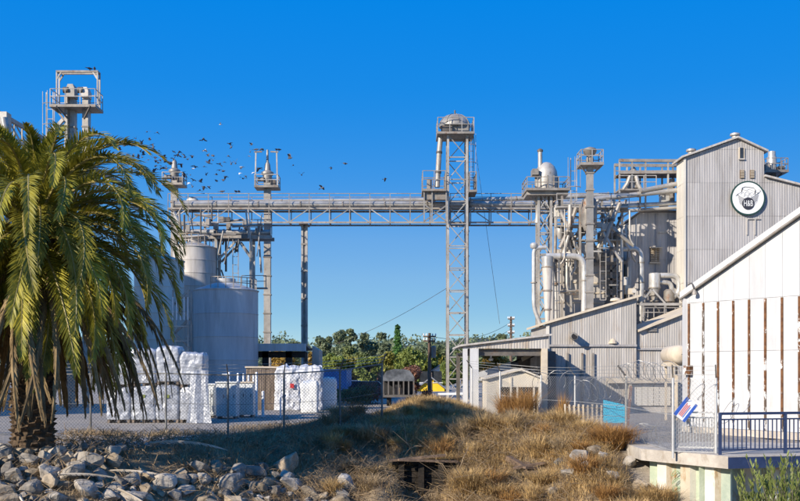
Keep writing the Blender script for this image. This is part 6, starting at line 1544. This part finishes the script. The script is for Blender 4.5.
def scatter(n, x0, x1, y0, y1, dens, seed):
    rg = np.random.default_rng(seed); x = rg.uniform(x0, x1, n * 3); y = rg.uniform(y0, y1, n * 3); k = rg.uniform(0, 1, n * 3) < dens(x, y); x, y = x[k][:n], y[k][:n]
    return np.stack([x, y, gz(x, y) - .02], 1)
def sm(a, b, v): t_ = np.clip((v - a) / (b - a), 0, 1); return t_ * t_ * (3 - 2 * t_)
def patch(x, y, s, k): return .5 + .5 * np.sin(x * s + 1.3 * np.sin(y * s * .7 + k)) * np.cos(y * s * 1.1 + k * 2 + np.sin(x * s * .6))
def hollow(x, y): return 1 - .96 * np.exp(-((x - .7) / .8) ** 4 - ((y - 29.6) / 2.0) ** 4) - .96 * np.exp(-((x - 4.15) / .85) ** 2 - ((y - 29.6) / 1.0) ** 2)
def d_gold(x, y):
    e = np.interp(x, EX, EY); rgt = sm(-.6, .8, x) * (1 - sm(6.3, 6.9, x)); return rgt * np.clip(-.05 + 1.2 * patch(x, y, 1.7, .3), 0.06, 1) * (y < e + 9) * hollow(x, y)
def d_grey(x, y):
    e = np.interp(x, EX, EY); mid = sm(-7.5, -3, x) * (1 - sm(3, 4.5, x)); return mid * np.clip(.15 + patch(x, y, 1.9, 1.7), 0, 1) * (y > e - 2.6 - 2.5 * sm(-1.5, 0, x))
tag(blades('dry_grass', 'golden dry grass covering the right bank below the fence', scatter(90000, -.6, 6.9, 25, 42, d_gold, 5), .40, .0062, .95, m_grass, 6), kind='stuff')
tag(blades('dead_grass', 'grey matted dead grass on the middle bank and mounds', scatter(52000, -7, 4.5, 28, 40, d_grey, 7), .28, .0065, 1.1, m_grass2, 8, .7), kind='stuff')
def d_hump(x, y): return np.clip(1.3 - ((x - .6) / 4.6) ** 2 - ((y - 40.5) / 5.5) ** 2, 0, 1) * np.clip(.3 + patch(x, y, 1.7, 2.2), 0, 1)
tag(blades('mound_grass', 'short straw coloured grass on the earth mound before the tower', scatter(34000, -4.5, 6, 35, 47, d_hump, 9), .22, .008, .9, m_grass, 10), kind='stuff')
def d_edge(x, y): return np.exp(-((y - 34.4) / .5) ** 2) * .8 * np.clip(patch(x, y, 2.3, 4), 0, 1)
tag(blades('fence_weeds', 'thin dead weeds along the foot of the left chain link fence', scatter(7000, -12, 0, 33.4, 35.5, d_edge, 11), .3, .007, .6, m_grass2, 12), kind='stuff')
def brush(n, seed, x0, x1, y0, y1, ln, name, label, dens=None, r=.009):
    """tangle of dead stems"""
    rg = random.Random(seed); mb = MB(); k = 0
    while k < n:
        x, y = rg.uniform(x0, x1), rg.uniform(y0, y1)
        if dens and rg.random() > float(dens(np.array(x), np.array(y))): continue
        a = rg.uniform(0, 6.28); el = rg.uniform(.05, 1.1); L_ = ln * rg.uniform(.4, 1.3); p = Vector((x, y, g1(x, y) + rg.uniform(0, .12)))
        q = p + Vector((math.cos(a) * math.cos(el), math.sin(a) * math.cos(el), math.sin(el))) * L_ * .5; a += rg.uniform(-.6, .6); el -= rg.uniform(.1, .9)
        s = q + Vector((math.cos(a) * math.cos(el), math.sin(a) * math.cos(el), math.sin(el))) * L_ * .5
        rr_ = r * rg.uniform(.6, 1.5); mb.path([p, q, s], [rr_, rr_ * .8, rr_ * .35], 3, False); k += 1
    tag(mb.build(name, m_twig, None, (0, 0, 0)), label, kind='stuff')
brush(3800, 31, -6.5, 5.5, 26.5, 36, .85, 'dead_brush', 'grey tangle of dead stems over the middle bank', lambda x, y: sm(-6.5, -1.5, x) * (1 - sm(3.4, 5.4, x)) * np.clip(.15 + patch(x, y, 1.6, .9), 0, 1) * hollow(x, y), .006)
brush(2600, 34, 1.2, 6.6, 26.0, 36, .7, 'bank_brush', 'brown tangle of dead stems through the golden grass', lambda x, y: np.clip(-.1 + 1.2 * patch(x, y, 1.7, .3), 0.05, 1) * hollow(x, y), .007)
brush(90, 32, -.4, 2.2, 27.5, 32.5, 1.5, 'dead_branches', 'long pale dead branches over the dark hollow at picture centre', None, .014)
brush(2600, 33, -11, -1, 22.5, 32.5, .6, 'bank_litter', 'scattered dead stalks among the boulders', None, .010)
def bush(label, px, py, d, h, r, n, mat, seed, name='dry_bush', cat='bush', group=None, wid=.008):
    x, y = XW(px, d), d; z = g1(x, y); t = thing(name, label, cat, (x, y, z), group)
    rg = np.random.default_rng(seed); a = rg.uniform(0, 6.28, n); q = r * .35 * np.sqrt(rg.uniform(0, 1, n)); pts = np.stack([x + q * np.cos(a), y + q * np.sin(a), np.full(n, z - .03)], 1)
    blades('stems', None, pts, h, wid, r / h * .95, mat, seed + 1, .25, t, a)
    # side twigs up in the bush
    m_ = n * 2; a2 = rg.uniform(0, 6.28, m_); f = rg.uniform(.25, .95, m_); q2 = r * f * np.sqrt(rg.uniform(0, 1, m_)); zz = z + h * f * rg.uniform(.4, 1, m_) * (1 - .35 * (q2 / r) ** 2)
    blades('twigs', None, np.stack([x + q2 * np.cos(a2), y + q2 * np.sin(a2), zz - .05], 1), h * .28, wid * .8, .9, mat, seed + 2, .3, t, a2)
    return t
bush('tall rust coloured weed in front of the beige hut, right of pair', 524, 0, 40.4, 1.55, .75, 700, m_weed, 61, 'rust_weed', 'weed', 'rust weeds by the hut')
bush('tall rust coloured weed in front of the beige hut, left of pair', 507, 0, 40.8, 1.25, .6, 600, m_weed, 64, 'rust_weed', 'weed', 'rust weeds by the hut')
bush('slim rust weed against the fence post left of the palings', 563, 0, 38.6, 1.35, .3, 280, m_weed, 67, 'rust_weed', 'weed', 'rust weeds by the hut')
for i, (px, d, h, r, n, lab) in enumerate(((612, 30.4, .80, .95, 1500, 'big round golden dry bush below the turquoise board'), (560, 34.5, .9, 1.0, 1200, 'golden dry bush right of centre near the palings'), (520, 35.5, .8, 1.0, 1100, 'golden dry bush below the beige hut'),
                                           (486, 33.5, .75, .9, 1000, 'straw bush at the right lip of the dark hollow'), (470, 29.6, .8, .8, 900, 'straw bush low in the foreground hollow'), (655, 27.6, .7, .8, 900, 'dry bush against the deck sheet piling'), (633, 26.2, .75, .9, 1000, 'dry bush at the bottom edge left of the deck'),
                                           (545, 29.2, .5, .9, 800, 'low golden tuft above the pale boulders'), (585, 32.6, .8, .8, 900, 'golden dry bush just left of the biggest bush'), (500, 29.2, .55, .9, 800, 'low straw tuft beside the slanting timber'), (440, 28.6, .55, .7, 700, 'low straw tuft at bottom centre'), (675, 25.6, .6, .8, 800, 'dry tuft at the foot of the sheet piling'))):
    bush(lab, px, 0, d, h, r, n, m_grass if i % 3 else m_weed if i == 0 else m_grass, 70 + 5 * i, group='dry bushes on the bank')
bush('grey dead bush on the shaded lip left of the hollow', 372, 0, 33.0, .7, .9, 900, m_grass2, 171, group='dry bushes on the bank'); bush('grey dead bush beside the shaded mound', 345, 0, 33.6, .55, .8, 800, m_grass2, 176, group='dry bushes on the bank')

# ------------------------------------------------------------------ timbers in the hollow, fallen fronds, shrub
def timbers():
    T_ = [('dark slanting timber beam in the hollow right of centre', P(508, 458, 31.0), P(548, 481, 29.6), .22), ('upright rotten timber pile beneath the slanting beam', P(526, 462, 30.6), P(527, 492, 30.4), .24), ('grey timber beam across the top of the dark hollow', P(392, 456, 32.4), P(430, 450, 32.9), .14),
          ('thin grey timber rail across the dark hollow', P(384, 474, 31.0), P(432, 474, 31.0), .10), ('short broken timber plank above the hollow', P(398, 460, 32.0), P(420, 452, 32.4), .10), ('rotten upright pile at the left of the hollow', P(402, 462, 31.6), P(403, 490, 31.4), .2)]
    for lab, a, b, w_ in T_: tag(MB().bar(a, b, w_, w_ * .8).build('timber_beam', m_timber, None, a), lab, 'timber', 'old timbers in the hollow')
timbers()
fm = [frond_mesh(l, e, q, 38, .20, 300 + i, m_deadfrond if i == 1 else m_deadpale, m_deadpale, True, 1.0) for i, (l, e, q) in enumerate(((2.6, .12, .35), (2.2, .05, .2), (3.0, .18, .5)))]
for i, (px, py, d, an, lab) in enumerate(((8, 480, 22.6, -.6, 'at the very left edge'), (85, 484, 22.8, -1.15, 'front one of the middle group'), (130, 478, 24.6, -.9, 'beside the large pale boulder'), (110, 458, 25.8, .1, 'flat behind the slanting ones'), (20, 470, 23.6, -.9, 'leftmost'), (45, 478, 23.0, -1.3, 'second from left'), (75, 472, 23.8, -1.0, 'third from left'), (100, 470, 24.4, -.75, 'slanting right below the palm skirt'), (118, 468, 25.2, -.5, 'rightmost'), (60, 462, 24.8, .3, 'lying crosswise under the palm'), (30, 488, 22.4, -.2, 'lowest at the left edge'), (150, 455, 28.0, .25, 'pale and short beside the fence shade'))):
    x = XW(px, d); z = g1(x, d) + .34
    o = place('fallen_frond', fm[i % 3], None, (x, d, z), (0, .42 if an < -.4 else .05, an), [.55 + .1 * (i % 3)] * 3); tag(o, 'fallen bleached palm frond on the boulders, ' + lab, 'palm frond', 'fallen palm fronds')
def shrub(label, px, d, h, ns, seed):
    x, y = XW(px, d), d; z = g1(x, y); rnd = random.Random(seed); t = thing('willow_shrub', label, 'shrub', (x, y, z), 'willow shrubs at the deck')
    st = MB(); lv = []; 
    for k in range(ns):
        a = rnd.uniform(0, 6.28); le = rnd.uniform(.05, .4); hh = h * rnd.uniform(.7, 1.05); top = Vector((x + math.cos(a) * hh * le, y + math.sin(a) * hh * le, z + hh)); b = Vector((x + rnd.uniform(-.15, .15), y + rnd.uniform(-.15, .15), z)); mid = b.lerp(top, .5) + Vector((0, 0, .1))
        st.path([b, mid, top], [.014, .010, .004], 4)
        for i in range(46):
            f = rnd.uniform(.25, 1.02); p = b.lerp(mid, f * 2) if f < .5 else mid.lerp(top, f * 2 - 1); lv.append((p, a + rnd.uniform(-2, 2)))
    st.build('stems', m_bark, t); mb = MB()
    for p, a in lv:
        d_ = Vector((math.cos(a) * .5, math.sin(a) * .5, 1)).normalized() * rnd.uniform(.12, .2); s = Vector((-math.sin(a), math.cos(a), 0)) * .022
        mb.add([p, p + d_ * .5 + s, p + d_, p + d_ * .5 - s], [(0, 1, 2, 3)])
    tag(mb.build('foliage', m_willow, t), kind='stuff')
shrub('green willow like shrub at the bottom right corner before the deck', 788, 22.2, 2.6, 62, 5); shrub('smaller green leafy shrub left of the corner shrub', 757, 22.8, 2.2, 30, 9)

# many lesser tufts so that the bank reads uneven
tf = random.Random(55); nt_ = 0
while nt_ < 84:
    x = tf.uniform(-2.6, 6.6); y = tf.uniform(26.4, 39); e = float(np.interp(x, EX, EY))
    if x / y > .245 or y > e + 6 or float(hollow(x, y)) < .75: continue
    px = x / y * FPX + 400
    zone = 'near the deck' if px > 590 else ('below the hut' if px > 480 else 'round the dark hollow')
    mt_, hue = tf.choice([(m_grass, 'golden'), (m_grass, 'golden'), (m_grass2, 'grey'), (m_weed, 'rust brown')]); th_ = tf.uniform(.3, .75); size = 'tall' if th_ > .52 else 'low'
    bush('%s %s dry tuft on the bank %s' % (size, hue, zone), px, 0, y, th_, tf.uniform(.3, .7), tf.randint(160, 420), mt_, 400 + nt_ * 3, 'dry_tuft', 'tuft', '%s %s dry tufts %s' % (size, hue, zone)); nt_ += 1

# matted dead grass between the boulders at the left
def d_left(x, y):
    e = np.interp(x, EX, EY); return np.clip(-.1 + 1.1 * patch(x, y, 2.6, 2.9), 0, 1) * (y < e + 1.0) * (x < -1.0)
tag(blades('matted_grass', 'matted dry grass between the boulders below the palm', scatter(26000, -12, -1, 22, 33.5, d_left, 15), .2, .0065, 1.2, m_grass2, 16, .7), kind='stuff')

# plank walls added to the hollows, near black in place of deep shade
def shade_crib(label, x0, x1, y, z0, z1):
    t = thing('shade_timber_wall', label, 'timber wall', ((x0 + x1) / 2, y, z0)); n = max(2, round((z1 - z0) / .2)); rnd = random.Random(int(x0 * 10) + 5)
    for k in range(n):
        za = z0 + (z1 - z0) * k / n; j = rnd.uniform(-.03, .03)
        MB().bx(x0 + rnd.uniform(-.1, .05), x1 + rnd.uniform(-.05, .12), y + j, y + .1 + j, za + .012, za + (z1 - z0) / n - .012).build('plank', m_shadeblack, t)
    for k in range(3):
        x = x0 + (x1 - x0) * (k + .3) / 3; MB().bx(x - .09, x + .09, y - .2, y - .04, z0 - .1, z1 + rnd.uniform(-.1, .12)).build('post', m_shadeblack, t)
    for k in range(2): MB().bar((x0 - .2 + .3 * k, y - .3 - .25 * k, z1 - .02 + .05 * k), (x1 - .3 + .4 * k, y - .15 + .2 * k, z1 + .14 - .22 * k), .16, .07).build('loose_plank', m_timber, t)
m_shadeblack = M('shade_black_timber', (.010, .008, .006), (.035, .026, .018), 5, .9, bump=.3, bscale=20)  # base colour nearly black, stands in for the shade inside the hollows
shade_crib('added plank wall, black in place of the shade in the hollow at bottom centre', -.15, 1.75, 30.9, -2.3, -.52)
shade_crib('short plank wall beneath the slanting timber beam, black in place of the shade there', 3.75, 4.85, 30.5, -1.7, -.72)
# rank dark scrub hiding the parked cars
for i, (px, d, h, r, lab) in enumerate(((358, 66, 1.3, 1.3, 'brown scrub bush left of the covered wagon'), (370, 67, 1.5, 1.4, 'darker scrub bush against the covered wagon'), (348, 68, 1.0, 1.1, 'low scrub bush beside the blue trailer'), (421, 66, .9, 1.0, 'low scrub bush below the yellow house'))):
    x = XW(px, d); t = thing('scrub_bush', lab, 'bush', (x, d, 0), 'scrub bushes in the yard')
    MB().path([(x, d, -.1), (x + .1, d, h * .5), (x, d, h * .8)], [.06, .04, .02], 5).build('stem', m_bark, t)
    rq = random.Random(900 + i); B_ = np.array([(x + rq.uniform(-.7, .7) * r, d + rq.uniform(-.5, .5), h * rq.uniform(.25, .75)) for _ in range(9)])
    leaves(lambda rg, n_, B_=B_, r=r: B_[rg.integers(0, 9, n_)] + rg.normal(size=(n_, 3)) * r * .17, 1500, .13, 950 + i, [m_lf_dark, m_lf_red][i % 2], t, 'foliage')

bush('straw tuft hanging over the dark plank wall, left one', 404, 0, 31.3, .5, .6, 500, m_grass, 811, 'dry_tuft', 'tuft', 'tufts over the plank wall')
bush('straw tuft hanging over the dark plank wall, middle one', 425, 0, 31.4, .45, .7, 600, m_grass, 815, 'dry_tuft', 'tuft', 'tufts over the plank wall')
bush('straw tuft hanging over the dark plank wall, right one', 447, 0, 31.3, .55, .6, 500, m_grass, 819, 'dry_tuft', 'tuft', 'tufts over the plank wall')
